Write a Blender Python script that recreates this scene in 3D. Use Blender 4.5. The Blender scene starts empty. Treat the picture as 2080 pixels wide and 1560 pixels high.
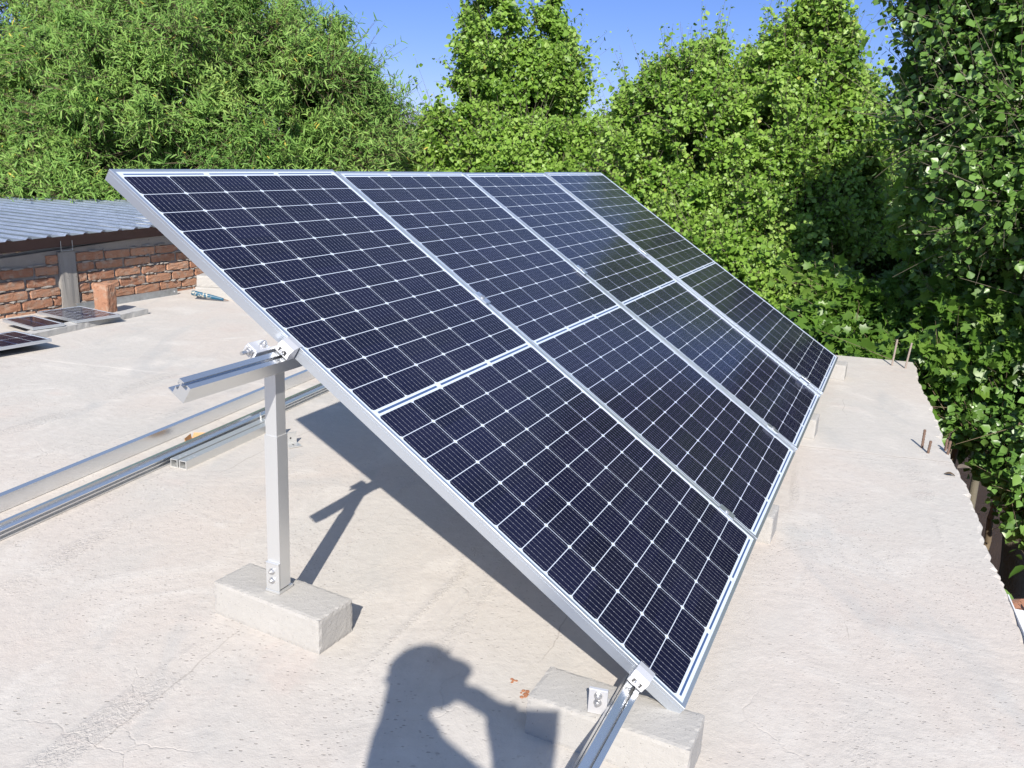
import bpy, bmesh, math, random
import numpy as np
from mathutils import Vector, Matrix
random.seed(7)
rng = np.random.default_rng(11)
R = math.radians

# ------------------------------------------------------------------ camera, sky, sun, exposure
scene = bpy.context.scene
COL = scene.collection
F_PX, PITCH, ROLL, CAM_H = 1723.26, 0.26625, -0.05173, 1.36372
cp, sp = math.cos(PITCH), math.sin(PITCH)
fwd = Vector((0, cp, -sp)); rt0 = Vector((1, 0, 0)); dn0 = fwd.cross(rt0)
c_, s_ = math.cos(ROLL), math.sin(ROLL)
rt = c_ * rt0 + s_ * dn0
dn = -s_ * rt0 + c_ * dn0
cam_d = bpy.data.cameras.new('camera')
cam = bpy.data.objects.new('camera', cam_d); COL.objects.link(cam)
cam_d.sensor_fit = 'HORIZONTAL'; cam_d.sensor_width = 36.0
cam_d.lens = F_PX * 36.0 / 2080.0
cam_d.clip_start = 0.02; cam_d.clip_end = 12000
M = Matrix((( rt.x, -dn.x, -fwd.x, 0), (rt.y, -dn.y, -fwd.y, 0), (rt.z, -dn.z, -fwd.z, CAM_H), (0, 0, 0, 1)))
cam.matrix_world = M
scene.camera = cam

SUN = Vector((-0.04110, -0.80100, 0.59725)).normalized()
sun_d = bpy.data.lights.new('sun', 'SUN'); sun_d.energy = 4.3; sun_d.angle = R(0.53); sun_d.color = (1.0, 0.94, 0.855)
sun = bpy.data.objects.new('sun', sun_d); COL.objects.link(sun)
sun.rotation_euler = SUN.to_track_quat('Z', 'Y').to_euler()
world = bpy.data.worlds.new('World'); scene.world = world
world.use_nodes = True
wn = world.node_tree
bg = wn.nodes['Background']
sky = wn.nodes.new('ShaderNodeTexSky'); sky.sky_type = 'NISHITA'; sky.sun_disc = False
sky.sun_elevation = math.asin(SUN.z); sky.sun_rotation = math.atan2(SUN.x, SUN.y)
sky.altitude = 1500; sky.air_density = 1.0; sky.dust_density = 0.15; sky.ozone_density = 4.0
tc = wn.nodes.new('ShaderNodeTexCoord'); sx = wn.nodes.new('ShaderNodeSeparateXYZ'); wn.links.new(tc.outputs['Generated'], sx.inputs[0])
rp = wn.nodes.new('ShaderNodeValToRGB'); wn.links.new(sx.outputs[2], rp.inputs[0])      # tint by elevation: horizon bluer, overhead sky brightened and warmed to lift the shade
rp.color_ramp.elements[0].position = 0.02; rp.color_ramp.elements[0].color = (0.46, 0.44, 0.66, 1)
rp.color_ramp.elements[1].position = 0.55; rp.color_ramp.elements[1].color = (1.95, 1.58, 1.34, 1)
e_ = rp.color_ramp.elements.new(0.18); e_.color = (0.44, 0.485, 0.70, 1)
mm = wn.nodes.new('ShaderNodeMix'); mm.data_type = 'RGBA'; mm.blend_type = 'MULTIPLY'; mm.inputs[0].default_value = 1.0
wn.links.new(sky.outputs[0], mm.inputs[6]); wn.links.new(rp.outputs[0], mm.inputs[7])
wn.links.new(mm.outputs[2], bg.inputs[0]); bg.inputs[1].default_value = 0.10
scene.view_settings.view_transform = 'Standard'; scene.view_settings.look = 'None'
scene.view_settings.gamma = 1.0; scene.view_settings.exposure = 0.85
scene.cycles.max_bounces = 8; scene.cycles.transparent_max_bounces = 8

def at(px, py, Y):
    """point of depth Y (metres ahead of the roof origin) seen at a place in the 2080 px photograph"""
    d = rt * ((px - 1040) / F_PX) + dn * ((py - 780) / F_PX) + fwd
    return Vector((0, 0, CAM_H)) + d * (Y / d.y)

# ------------------------------------------------------------------ tagging and mesh helpers
def tag(o, label=None, cat=None, group=None, kind=None):
    if label: o['label'] = label
    if cat: o['category'] = cat
    if group: o['group'] = group
    if kind: o['kind'] = kind
    return o
def empty(name, loc=(0, 0, 0), label=None, cat=None, group=None, rot=None):
    o = bpy.data.objects.new(name, None); COL.objects.link(o)
    o.location = loc; o.empty_display_size = 0.1
    if rot is not None: o.rotation_euler = rot
    return tag(o, label, cat, group)
def link_mesh(name, me, mat=None, parent=None, loc=None):
    o = bpy.data.objects.new(name, me); COL.objects.link(o)
    if mat is not None:
        for m in (mat if isinstance(mat, (list, tuple)) else [mat]): me.materials.append(m)
    if parent is not None: o.parent = parent
    if loc is not None: o.location = loc
    return o
def obj(name, bm, mat, parent=None, loc=None, smooth=False):
    bmesh.ops.recalc_face_normals(bm, faces=bm.faces[:])
    me = bpy.data.meshes.new(name); bm.to_mesh(me); bm.free()
    if smooth:
        for p in me.polygons: p.use_smooth = True
    return link_mesh(name, me, mat, parent, loc)
def copy_tree(o, parent=None):
    c = o.copy(); COL.objects.link(c)
    if parent is not None: c.parent = parent
    for ch in o.children: copy_tree(ch, c)
    return c
def add_box(bm, c, s, rot=None, bevel=0.0):
    m = Matrix.Translation(c) @ (rot.to_4x4() if rot is not None else Matrix()) @ Matrix.Diagonal((s[0], s[1], s[2], 1))
    g = bmesh.ops.create_cube(bm, size=1, matrix=m)
    if bevel > 0:
        es = list({e for v in g['verts'] for e in v.link_edges})
        bmesh.ops.bevel(bm, geom=es, offset=bevel, segments=2, profile=0.5, affect='EDGES')
def add_cyl(bm, p0, p1, r0, r1=None, n=12, caps=True):
    p0 = Vector(p0); p1 = Vector(p1); r1 = r0 if r1 is None else r1
    q = (p1 - p0).to_track_quat('Z', 'Y').to_matrix()
    a = [bm.verts.new(p0 + q @ Vector((math.cos(2*math.pi*i/n)*r0, math.sin(2*math.pi*i/n)*r0, 0))) for i in range(n)]
    b = [bm.verts.new(p1 + q @ Vector((math.cos(2*math.pi*i/n)*r1, math.sin(2*math.pi*i/n)*r1, 0))) for i in range(n)]
    for i in range(n): bm.faces.new((a[i], a[(i+1) % n], b[(i+1) % n], b[i]))
    if caps: bm.faces.new(a[::-1]); bm.faces.new(b)
def add_prism(bm, poly, y0, y1):
    """polygon in local x,z extruded along local y"""
    a = [bm.verts.new((p[0], y0, p[1])) for p in poly]; b = [bm.verts.new((p[0], y1, p[1])) for p in poly]
    n = len(poly)
    for i in range(n): bm.faces.new((a[i], a[(i+1) % n], b[(i+1) % n], b[i]))
    bm.faces.new(a[::-1]); bm.faces.new(b)
def basis(x, y, z, o):
    return Matrix(((x[0], y[0], z[0], o[0]), (x[1], y[1], z[1], o[1]), (x[2], y[2], z[2], o[2]), (0, 0, 0, 1)))

# ------------------------------------------------------------------ node helpers
class NT:
    def __init__(s, name):
        s.m = bpy.data.materials.new(name); s.m.use_nodes = True
        s.t = s.m.node_tree; s.p = s.t.nodes['Principled BSDF']; s.out = s.t.nodes['Material Output']
    def n(s, typ, **kw):
        x = s.t.nodes.new(typ)
        for k, v in kw.items(): setattr(x, k, v)
        return x
    def put(s, sock, v):
        if hasattr(v, 'is_linked') or isinstance(v, bpy.types.NodeSocket): s.t.links.new(v, sock)
        else: sock.default_value = v
    def math(s, op, a, b=0.0, c=None, clamp=False):
        x = s.n('ShaderNodeMath', operation=op, use_clamp=clamp)
        s.put(x.inputs[0], a); s.put(x.inputs[1], b)
        if c is not None: s.put(x.inputs[2], c)
        return x.outputs[0]
    def coord(s, which='Object'): return s.n('ShaderNodeTexCoord').outputs[which]
    def map(s, v, scale=(1, 1, 1), rot=(0, 0, 0), loc=(0, 0, 0)):
        x = s.n('ShaderNodeMapping'); s.put(x.inputs['Vector'], v)
        x.inputs['Scale'].default_value = scale; x.inputs['Rotation'].default_value = rot; x.inputs['Location'].default_value = loc
        return x.outputs[0]
    def noise(s, v, scale, detail=4, rough=0.55, dist=0.0, color=False):
        x = s.n('ShaderNodeTexNoise'); s.put(x.inputs['Vector'], v)
        x.inputs['Scale'].default_value = scale; x.inputs['Detail'].default_value = detail
        x.inputs['Roughness'].default_value = rough; x.inputs['Distortion'].default_value = dist
        return x.outputs['Color' if color else 'Fac']
    def voro(s, v, scale, feature='F1', out='Distance', rnd=1.0):
        x = s.n('ShaderNodeTexVoronoi', feature=feature); s.put(x.inputs['Vector'], v)
        x.inputs['Scale'].default_value = scale; x.inputs['Randomness'].default_value = rnd
        return x.outputs[out]
    def ss(s, v, a, b):
        x = s.n('ShaderNodeMapRange', interpolation_type='SMOOTHSTEP'); s.put(x.inputs[0], v)
        x.inputs[1].default_value = a; x.inputs[2].default_value = b
        return x.outputs[0]
    def mix(s, f, a, b, blend='MIX'):
        x = s.n('ShaderNodeMix', data_type='RGBA', blend_type=blend)
        s.put(x.inputs[0], f)
        for i, c in ((6, a), (7, b)):
            s.put(x.inputs[i], (*c, 1.0) if isinstance(c, tuple) and len(c) == 3 else c)
        return x.outputs[2]
    def bump(s, h, strength=0.3, dist=0.01):
        x = s.n('ShaderNodeBump'); s.put(x.inputs['Height'], h)
        x.inputs['Strength'].default_value = strength; x.inputs['Distance'].default_value = dist
        s.t.links.new(x.outputs[0], s.p.inputs['Normal'])
    def set(s, **kw):
        for k, v in kw.items():
            k = k.replace('_', ' ')
            if isinstance(v, tuple) and len(v) == 3: v = (*v, 1.0)
            s.put(s.p.inputs[k], v)
        return s.m
def metal(name, col, rough, metallic=0.85, var=0.25, scale=30, stretch=(1, 1, 1)):
    N = NT(name); v = N.map(N.coord(), stretch)
    f = N.noise(v, scale*0.2, 3, 0.5)
    N.set(Base_Color=N.mix(f, tuple(c*(1-var) for c in col), tuple(min(1, c*(1+var*.4)) for c in col)), Metallic=metallic,
          Roughness=N.math('MULTIPLY_ADD', f, rough*0.25, rough*0.87))
    return N.m
def rough_stone(name, a, b, scale=40, bump=0.4, pits=None, dist=0.004):
    N = NT(name); v = N.coord()
    f = N.noise(v, scale*0.12, 6, 0.6); g = N.noise(v, scale*4, 3, 0.7)
    col = N.mix(f, a, b)
    col = N.mix(N.ss(g, 0.55, 0.8), col, tuple(c*0.72 for c in a))
    h = g
    if pits:
        p = N.ss(N.voro(v, pits), 0.06, 0.22)
        msk = N.ss(N.noise(v, pits*0.3, 2), 0.45, 0.62)
        pit = N.math('MULTIPLY', N.math('SUBTRACT', 1.0, p), msk)
        col = N.mix(N.math('MULTIPLY', pit, 0.75), col, tuple(c*0.45 for c in a))
        h = N.math('SUBTRACT', g, pit)
    N.bump(h, bump, dist)
    N.set(Base_Color=col, Roughness=0.92)
    N.p.inputs['Specular IOR Level'].default_value = 0.2
    return N.m

MAT = {}
MAT['alu'] = metal('anodised_aluminium', (0.60, 0.645, 0.70), 0.30, 0.80, 0.0, 18, (1, 0.05, 1))
MAT['alu_mill'] = metal('mill_aluminium_rail', (0.74, 0.76, 0.78), 0.25, 0.92, 0.10, 60, (1, 0.02, 1))
MAT['alu_tube'] = metal('satin_aluminium_tube', (0.66, 0.665, 0.655), 0.40, 0.70, 0.06, 40, (1, 1, 0.03))
MAT['alu_white'] = metal('bright_cast_aluminium', (0.62, 0.62, 0.63), 0.40, 0.50, 0.06, 50)
MAT['steel'] = metal('stainless_bolt_steel', (0.62, 0.62, 0.62), 0.33, 0.9, 0.15, 90)
MAT['galv'] = metal('galvanised_steel', (0.46, 0.49, 0.51), 0.45, 0.75, 0.45, 120)
MAT['dark_steel'] = metal('painted_dark_red_steel', (0.075, 0.038, 0.032), 0.55, 0.0, 0.4, 20)
MAT['rust'] = rough_stone('rusted_rebar_steel', (0.22, 0.15, 0.115), (0.12, 0.075, 0.055), 200, 0.5)
MAT['rebar_grey'] = rough_stone('cement_splashed_rebar', (0.42, 0.38, 0.34), (0.24, 0.17, 0.13), 220, 0.5)
MAT['block'] = rough_stone('pressed_concrete_block', (0.345, 0.332, 0.31), (0.415, 0.40, 0.375), 60, 0.55, 110, 0.0025)
MAT['curb'] = rough_stone('cast_concrete_bar', (0.36, 0.355, 0.34), (0.46, 0.45, 0.43), 60, 0.4, 60)
MAT['mortar'] = rough_stone('wall_mortar', (0.31, 0.28, 0.25), (0.40, 0.37, 0.335), 70, 0.9, 40, 0.01)
MAT['pilaster'] = rough_stone('pilaster_concrete', (0.23, 0.22, 0.205), (0.31, 0.295, 0.275), 50, 0.5, 40)
MAT['cardboard'] = rough_stone('cardboard', (0.42, 0.25, 0.12), (0.50, 0.31, 0.16), 40, 0.1)
MAT['soil'] = rough_stone('dry_soil', (0.032, 0.022, 0.017), (0.075, 0.051, 0.039), 12, 0.8, 8, 0.05)
MAT['crumb'] = rough_stone('brick_crumb', (0.30, 0.13, 0.07), (0.38, 0.18, 0.10), 200, 0.5)
MAT['white_paint'] = metal('white_painted_sheet', (0.78, 0.79, 0.80), 0.4, 0.0, 0.06, 14)
MAT['bark'] = rough_stone('pale_poplar_bark', (0.22, 0.195, 0.145), (0.11, 0.098, 0.07), 30, 0.8, 20, 0.01)
MAT['twig'] = rough_stone('twig_bark', (0.20, 0.155, 0.10), (0.13, 0.10, 0.07), 60, 0.4)

def brick_mat():
    N = NT('fired_clay_brick'); v = N.coord()
    a = N.n('ShaderNodeAttribute', attribute_name='tint').outputs['Fac']
    c = N.mix(a, (0.30, 0.148, 0.092), (0.44, 0.245, 0.155))
    f = N.noise(v, 16, 5, 0.65)
    c = N.mix(N.ss(f, 0.45, 0.75), c, (0.38, 0.29, 0.225))
    g = N.noise(v, 120, 4, 0.7)
    pit = N.math('SUBTRACT', 1.0, N.ss(N.voro(v, 45), 0.08, 0.25))
    c = N.mix(N.math('MULTIPLY', pit, 0.5), c, (0.14, 0.06, 0.035))
    N.bump(N.math('SUBTRACT', g, pit), 0.7, 0.006)
    N.p.inputs['Specular IOR Level'].default_value = 0.15
    return N.set(Base_Color=c, Roughness=0.92)
MAT['brick'] = brick_mat()

def roof_mat():
    N = NT('weathered_cement_roof'); v = N.coord()
    big = N.noise(v, 0.7, 4, 0.6, 0.6); mid = N.noise(v, 2.6, 6, 0.62, 0.8); fine = N.noise(v, 26, 6, 0.7); grit = N.noise(v, 240, 3, 0.7)
    pinkish = (0.496, 0.452, 0.408); grey = (0.468, 0.446, 0.412); pale = (0.535, 0.505, 0.464)
    c = N.mix(N.ss(big, 0.38, 0.62), pinkish, grey)
    c = N.mix(N.ss(mid, 0.48, 0.72), c, pale)
    # cool grey cement smears
    sm = N.noise(N.map(v, (1.4, 0.5, 1), (0, 0, 0.5)), 1.6, 5, 0.6, 1.2)
    c = N.mix(N.math('MULTIPLY', N.ss(sm, 0.54, 0.72), 0.5), c, (0.37, 0.372, 0.362))
    # pinkish dusty patches
    du = N.noise(N.map(v, (1, 1, 1), (0, 0, 0), (7, 3, 0)), 2.1, 5, 0.65, 0.5)
    c = N.mix(N.math('MULTIPLY', N.ss(du, 0.56, 0.74), 0.32), c, (0.47, 0.375, 0.33))
    c = N.mix(N.math('MULTIPLY', N.ss(fine, 0.35, 0.75), 0.22), c, (0.33, 0.30, 0.275))
    # the far bay (beyond the cold joint) is trowelled smoother: signed distance to the joint line
    sep = N.n('ShaderNodeSeparateXYZ'); N.put(sep.inputs[0], v)
    wob = N.math('MULTIPLY', N.math('SUBTRACT', N.noise(v, 5, 4), 0.5), 0.06)
    sd = N.math('ADD', N.math('ADD', N.math('MULTIPLY', sep.outputs[0], 0.2035), N.math('MULTIPLY', sep.outputs[1], 0.979)), wob)
    sd = N.math('SUBTRACT', sd, 4.313)
    rough_bay = N.math('SUBTRACT', 1.0, N.ss(sd, -0.02, 0.02))
    jl = N.math('SUBTRACT', 1.0, N.ss(N.math('ABSOLUTE', sd), 0.0, 0.010))
    xl = N.ss(sep.outputs[0], -0.6, 0.4)
    # dragged pits: short dark dashes lying across the slab
    def dashes(sc, rot, seed, lo, hi):
        vv = N.map(v, (sc*0.62, sc*1.2, 1), (0, 0, rot), (seed, seed*0.7, 0))
        vv2 = N.n('ShaderNodeVectorMath', operation='ADD'); N.put(vv2.inputs[0], vv)
        w = N.n('ShaderNodeVectorMath', operation='SCALE'); N.put(w.inputs[0], N.noise(v, 14, 2, 0.5, 0, True)); w.inputs['Scale'].default_value = 0.9
        N.put(vv2.inputs[1], w.outputs[0])
        x = N.n('ShaderNodeTexVoronoi', feature='F1'); N.put(x.inputs['Vector'], vv2.outputs[0]); x.inputs['Scale'].default_value = 1.0
        sel = N.n('ShaderNodeSeparateColor'); N.put(sel.inputs[0], x.outputs['Color'])
        size = N.math('MULTIPLY', N.ss(sel.outputs[0], lo, 1.0), hi)
        return N.math('MULTIPLY', N.ss(N.math('SUBTRACT', size, x.outputs['Distance']), 0.0, 0.09), 1.0)
    region = N.ss(N.noise(v, 1.15, 4, 0.6, 0.5), 0.40, 0.62)
    p1 = N.math('MULTIPLY', dashes(110, -0.2, 3.1, 0.40, 0.30), region)
    p2 = N.math('MULTIPLY', dashes(78, 0.5, 9.7, 0.72, 0.30), N.ss(N.noise(N.map(v, (1, 1, 1), (0, 0, 0), (4, 9, 0)), 1.7, 3), 0.46, 0.60))
    pits = N.math('MULTIPLY', N.math('MAXIMUM', p1, p2), N.math('MULTIPLY_ADD', rough_bay, 0.85, 0.15))
    c = N.mix(N.math('MULTIPLY', pits, 0.46), c, (0.17, 0.145, 0.125))
    # hairline cracks
    cv = N.n('ShaderNodeVectorMath', operation='ADD'); N.put(cv.inputs[0], v)
    cw = N.n('ShaderNodeVectorMath', operation='SCALE'); N.put(cw.inputs[0], N.noise(v, 2.4, 5, 0.6, 0, True)); cw.inputs['Scale'].default_value = 0.28
    N.put(cv.inputs[1], cw.outputs[0])
    cr = N.voro(cv.outputs[0], 0.9, 'DISTANCE_TO_EDGE')
    crack = N.math('MULTIPLY', N.math('SUBTRACT', 1.0, N.ss(cr, 0.0, 0.0035)), N.ss(N.noise(v, 1.9, 3), 0.50, 0.60))
    c = N.mix(N.math('MULTIPLY', crack, 0.08), c, (0.20, 0.165, 0.14))
    c = N.mix(N.math('MULTIPLY', N.math('MULTIPLY', jl, xl), 0.55), c, (0.26, 0.23, 0.20))
    # worn outer border is browner
    h = N.math('ADD', N.math('MULTIPLY', fine, 0.55), N.math('MULTIPLY', grit, 0.10))
    h = N.math('ADD', h, N.math('MULTIPLY', mid, 1.2))
    # drag bands: rough strips left by the screed, running along the rails' direction
    al = N.map(v, (1, 1, 1), (0, 0, 0.34))
    bands = N.noise(N.map(al, (4.2, 0.35, 1)), 1.0, 3, 0.6, 0.25)
    brm = N.math('MULTIPLY', N.ss(bands, 0.53, 0.66), N.ss(N.noise(al, 1.7, 3), 0.40, 0.58))
    brm = N.math('MULTIPLY', brm, rough_bay)
    br = N.noise(N.map(al, (95, 60, 1)), 1.0, 4, 0.65, 0.6)
    h = N.math('ADD', h, N.math('MULTIPLY', N.math('MULTIPLY', br, brm), 1.5))
    # long straight hairlines beside the bands
    hl = N.n('ShaderNodeSeparateXYZ'); N.put(hl.inputs[0], al)
    hx = N.math('ADD', hl.outputs[0], N.math('MULTIPLY', N.noise(al, 2.2, 4), 0.16))
    hf = N.math('ABSOLUTE', N.math('SUBTRACT', N.math('MODULO', N.math('ADD', hx, 20.0), 0.83), 0.4))
    hair = N.math('MULTIPLY', N.math('SUBTRACT', 1.0, N.ss(hf, 0.0, 0.0035)), N.ss(N.noise(N.map(al, (2, 1.1, 1)), 1.0, 3), 0.54, 0.60))
    c = N.mix(N.math('MULTIPLY', hair, 0.40), c, (0.20, 0.175, 0.15))
    h = N.math('SUBTRACT', h, N.math('MULTIPLY', pits, 0.6))
    h = N.math('SUBTRACT', h, N.math('MULTIPLY', crack, 0.15))
    h = N.math('SUBTRACT', h, N.math('MULTIPLY', rough_bay, 0.5))
    c = N.mix(N.math('MULTIPLY', N.math('MULTIPLY', N.ss(br, 0.52, 0.75), brm), 0.16), c, (0.30, 0.275, 0.25))
    N.bump(h, 0.6, 0.009)
    N.p.inputs['Specular IOR Level'].default_value = 0.25
    return N.set(Base_Color=c, Roughness=0.88)
MAT['roof'] = roof_mat()

PW, PL = 1.038, 2.094
def cell_mat(w=PW, l=PL, cols=6, half_rows=12, mu=0.0195, mv=0.032, mid=0.020, gap=0.0021, bars=9, name='silicon_cells_under_glass'):
    """one laminate: chamfered cells on a white sheet, busbars, and the blue ribbon lines at both ends and across the middle"""
    N = NT(name); v = N.coord(); sep = N.n('ShaderNodeSeparateXYZ'); N.put(sep.inputs[0], v)
    x, y = sep.outputs[0], sep.outputs[1]
    m = N.math
    pu = (w - 2*mu) / cols; hl = l/2 - mv - mid/2; pv = hl / half_rows
    fu = m('MODULO', m('SUBTRACT', x, mu), pu)
    du = m('ABSOLUTE', m('SUBTRACT', fu, pu/2))
    yy = m('SUBTRACT', m('ABSOLUTE', m('SUBTRACT', y, l/2)), mid/2)
    fv = m('MODULO', m('ADD', yy, pv*20), pv)
    dv = m('ABSOLUTE', m('SUBTRACT', fv, pv/2))
    hu, hv = (pu-gap)/2, (pv-gap)/2
    def lt(a, b): return m('LESS_THAN', a, b)
    ins = m('MULTIPLY', lt(du, hu), lt(dv, hv))
    cham = m('GREATER_THAN', m('ADD', m('SUBTRACT', hu, du), m('SUBTRACT', hv, dv)), 0.0064*pv/0.083)
    ins = m('MULTIPLY', ins, cham)
    ins = m('MULTIPLY', ins, m('MULTIPLY', m('GREATER_THAN', x, mu), lt(x, w-mu)))
    ins = m('MULTIPLY', ins, m('MULTIPLY', m('GREATER_THAN', yy, 0.0), lt(yy, hl)))
    # ribbons
    bp = (pu-gap)/bars
    fb = m('ABSOLUTE', m('SUBTRACT', m('MODULO', m('SUBTRACT', fu, gap/2), bp), bp/2))
    bar = m('MULTIPLY', lt(fb, 0.00046), ins)
    dots = N.ss(N.noise(N.map(v, (1, 1, 1)), 170, 2, 0.6), 0.42, 0.66)
    padz = m('MULTIPLY', lt(fb, 0.0013), m('MULTIPLY', lt(m('MODULO', fv, 0.0205), 0.0022), ins))
    # cell colour, slightly different per cell
    iu = m('FLOOR', m('DIVIDE', m('SUBTRACT', x, mu), pu)); iv = m('FLOOR', m('DIVIDE', y, pv))
    cmb = N.n('ShaderNodeCombineXYZ'); N.put(cmb.inputs[0], iu); N.put(cmb.inputs[1], iv)
    wn_ = N.n('ShaderNodeTexWhiteNoise', noise_dimensions='3D'); N.put(wn_.inputs['Vector'], cmb.outputs[0])
    cell = N.mix(wn_.outputs['Value'], (0.0030, 0.0033, 0.017), (0.005, 0.0053, 0.025))
    sheet = (0.54, 0.60, 0.68)
    # end / middle ribbon lines, broken every two columns
    gu = m('MODULO', m('SUBTRACT', x, mu), 2*pu)
    brk = m('MULTIPLY', m('GREATER_THAN', gu, 0.012), lt(gu, 2*pu-0.012))
    brk = m('MULTIPLY', brk, m('MULTIPLY', m('GREATER_THAN', x, mu), lt(x, w-mu)))
    yc = m('ABSOLUTE', m('SUBTRACT', y, l/2))
    rib = m('MAXIMUM', lt(yc, 0.0036), lt(m('ABSOLUTE', m('SUBTRACT', yc, l/2-mv+0.0095)), 0.0030))
    rib = m('MULTIPLY', rib, brk)
    c = N.mix(rib, sheet, (0.05, 0.09, 0.20))
    c = N.mix(ins, c, cell)
    c = N.mix(m('MULTIPLY', bar, m('MULTIPLY_ADD', dots, 0.16, 0.30)), c, (0.60, 0.62, 0.68))
    c = N.mix(m('MULTIPLY', padz, 0.22), c, (0.72, 0.74, 0.78))
    # light dust on the glass
    dust = N.noise(v, 420, 2, 0.7); dl = N.noise(v, 3, 4, 0.6)
    c = N.mix(m('MULTIPLY', m('MULTIPLY', N.ss(dust, 0.5, 0.8), N.ss(dl, 0.3, 0.7)), 0.045), c, (0.42, 0.40, 0.38))
    c = N.mix(m('MULTIPLY', N.ss(dl, 0.2, 0.9), 0.012), c, (0.4, 0.4, 0.4))
    N.p.inputs['IOR'].default_value = 1.45; N.p.inputs['Specular IOR Level'].default_value = 0.20
    return N.set(Base_Color=c, Roughness=m('MULTIPLY_ADD', dust, 0.10, 0.10))
MAT['cells'] = cell_mat()
MAT['backsheet'] = metal('white_backsheet', (0.72, 0.72, 0.72), 0.6, 0.0, 0.05, 20)
MAT['black_plastic'] = metal('black_plastic', (0.02, 0.02, 0.022), 0.4, 0.0, 0.2, 20)

def corr_mat():
    N = NT('zinc_coated_sheet'); v = N.coord()
    f = N.noise(N.map(v, (1, 6, 1)), 2.5, 6, 0.6); g = N.noise(v, 60, 4, 0.7)
    c = N.mix(f, (0.68, 0.74, 0.82), (0.80, 0.85, 0.92))
    c = N.mix(N.math('MULTIPLY', N.ss(g, 0.5, 0.8), 0.4), c, (0.36, 0.37, 0.38))
    return N.set(Base_Color=c, Metallic=0.85, Roughness=N.math('MULTIPLY_ADD', f, 0.25, 0.30))
MAT['zinc'] = corr_mat()

def leaf_mat(name, cols, trans=0.35, rough=0.42, spec=0.35):
    N = NT(name)
    a = N.n('ShaderNodeAttribute', attribute_name='tint').outputs['Fac']
    r = N.n('ShaderNodeValToRGB'); N.put(r.inputs[0], a)
    el = r.color_ramp.elements
    while len(el) < len(cols): el.new(0.5)
    for e, (p, c) in zip(el, cols): e.position = p; e.color = (*c, 1)
    N.set(Base_Color=r.outputs[0], Roughness=rough); N.p.inputs['Specular IOR Level'].default_value = spec
    tr = N.n('ShaderNodeBsdfTranslucent'); N.put(tr.inputs[0], N.mix(0.5, r.outputs[0], (0.22, 0.34, 0.04)))
    mx = N.n('ShaderNodeMixShader'); mx.inputs[0].default_value = trans
    N.t.links.new(N.p.outputs[0], mx.inputs[1]); N.t.links.new(tr.outputs[0], mx.inputs[2]); N.t.links.new(mx.outputs[0], N.out.inputs[0])
    return N.m
MAT['poplar'] = leaf_mat('poplar_leaf', [(0.0, (0.100, 0.205, 0.026)), (0.5, (0.225, 0.385, 0.056)), (0.97, (0.37, 0.52, 0.13)), (1.0, (0.42, 0.42, 0.08))], 0.40)
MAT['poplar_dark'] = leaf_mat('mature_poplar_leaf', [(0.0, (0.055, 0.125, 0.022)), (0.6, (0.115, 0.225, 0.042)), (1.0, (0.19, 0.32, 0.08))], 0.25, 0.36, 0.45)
MAT['mesquite'] = leaf_mat('mesquite_leaf', [(0.0, (0.085, 0.180, 0.038)), (0.5, (0.175, 0.315, 0.066)), (0.965, (0.29, 0.43, 0.11)), (1.0, (0.55, 0.46, 0.09))], 0.3, 0.55, 0.2)
MAT['mulberry'] = leaf_mat('mulberry_leaf', [(0.0, (0.055, 0.125, 0.020)), (0.6, (0.110, 0.220, 0.032)), (1.0, (0.19, 0.31, 0.06))], 0.4, 0.38, 0.4)

# ------------------------------------------------------------------ large structure: ground, hill, own roof
bm = bmesh.new()
bmesh.ops.create_circle(bm, cap_ends=True, segments=64, radius=6000)
o = obj('ground', bm, MAT['soil'], loc=(0, 0, -3.0)); tag(o, kind='structure')

def hill():
    N = NT('hill_scrub_haze_tint'); f = N.noise(N.coord(), 0.006, 6, 0.6)
    m = N.set(Base_Color=N.mix(f, (0.15, 0.17, 0.24), (0.24, 0.25, 0.31)), Roughness=1.0)  # blue-grey of distance haze is mixed into the hill's colour
    bm = bmesh.new(); n = 60; rows = []
    for j, (yy, hh) in enumerate(((2600, -4), (2900, 0.55), (3200, 1.0), (3700, -4))):
        row = []
        for i in range(n+1):
            x = -2200 + 4400*i/n
            z = -4 if hh < 0 else (112 + 14*math.sin(x*0.004+1) + 9*math.sin(x*0.011) + 5*math.sin(x*0.031+j)) * hh
            row.append(bm.verts.new((x, yy, z)))
        rows.append(row)
    for a, b in zip(rows, rows[1:]):
        for i in range(n): bm.faces.new((a[i], a[i+1], b[i+1], b[i]))
    tag(obj('hills', bm, m, smooth=True), kind='structure')
hill()

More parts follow.
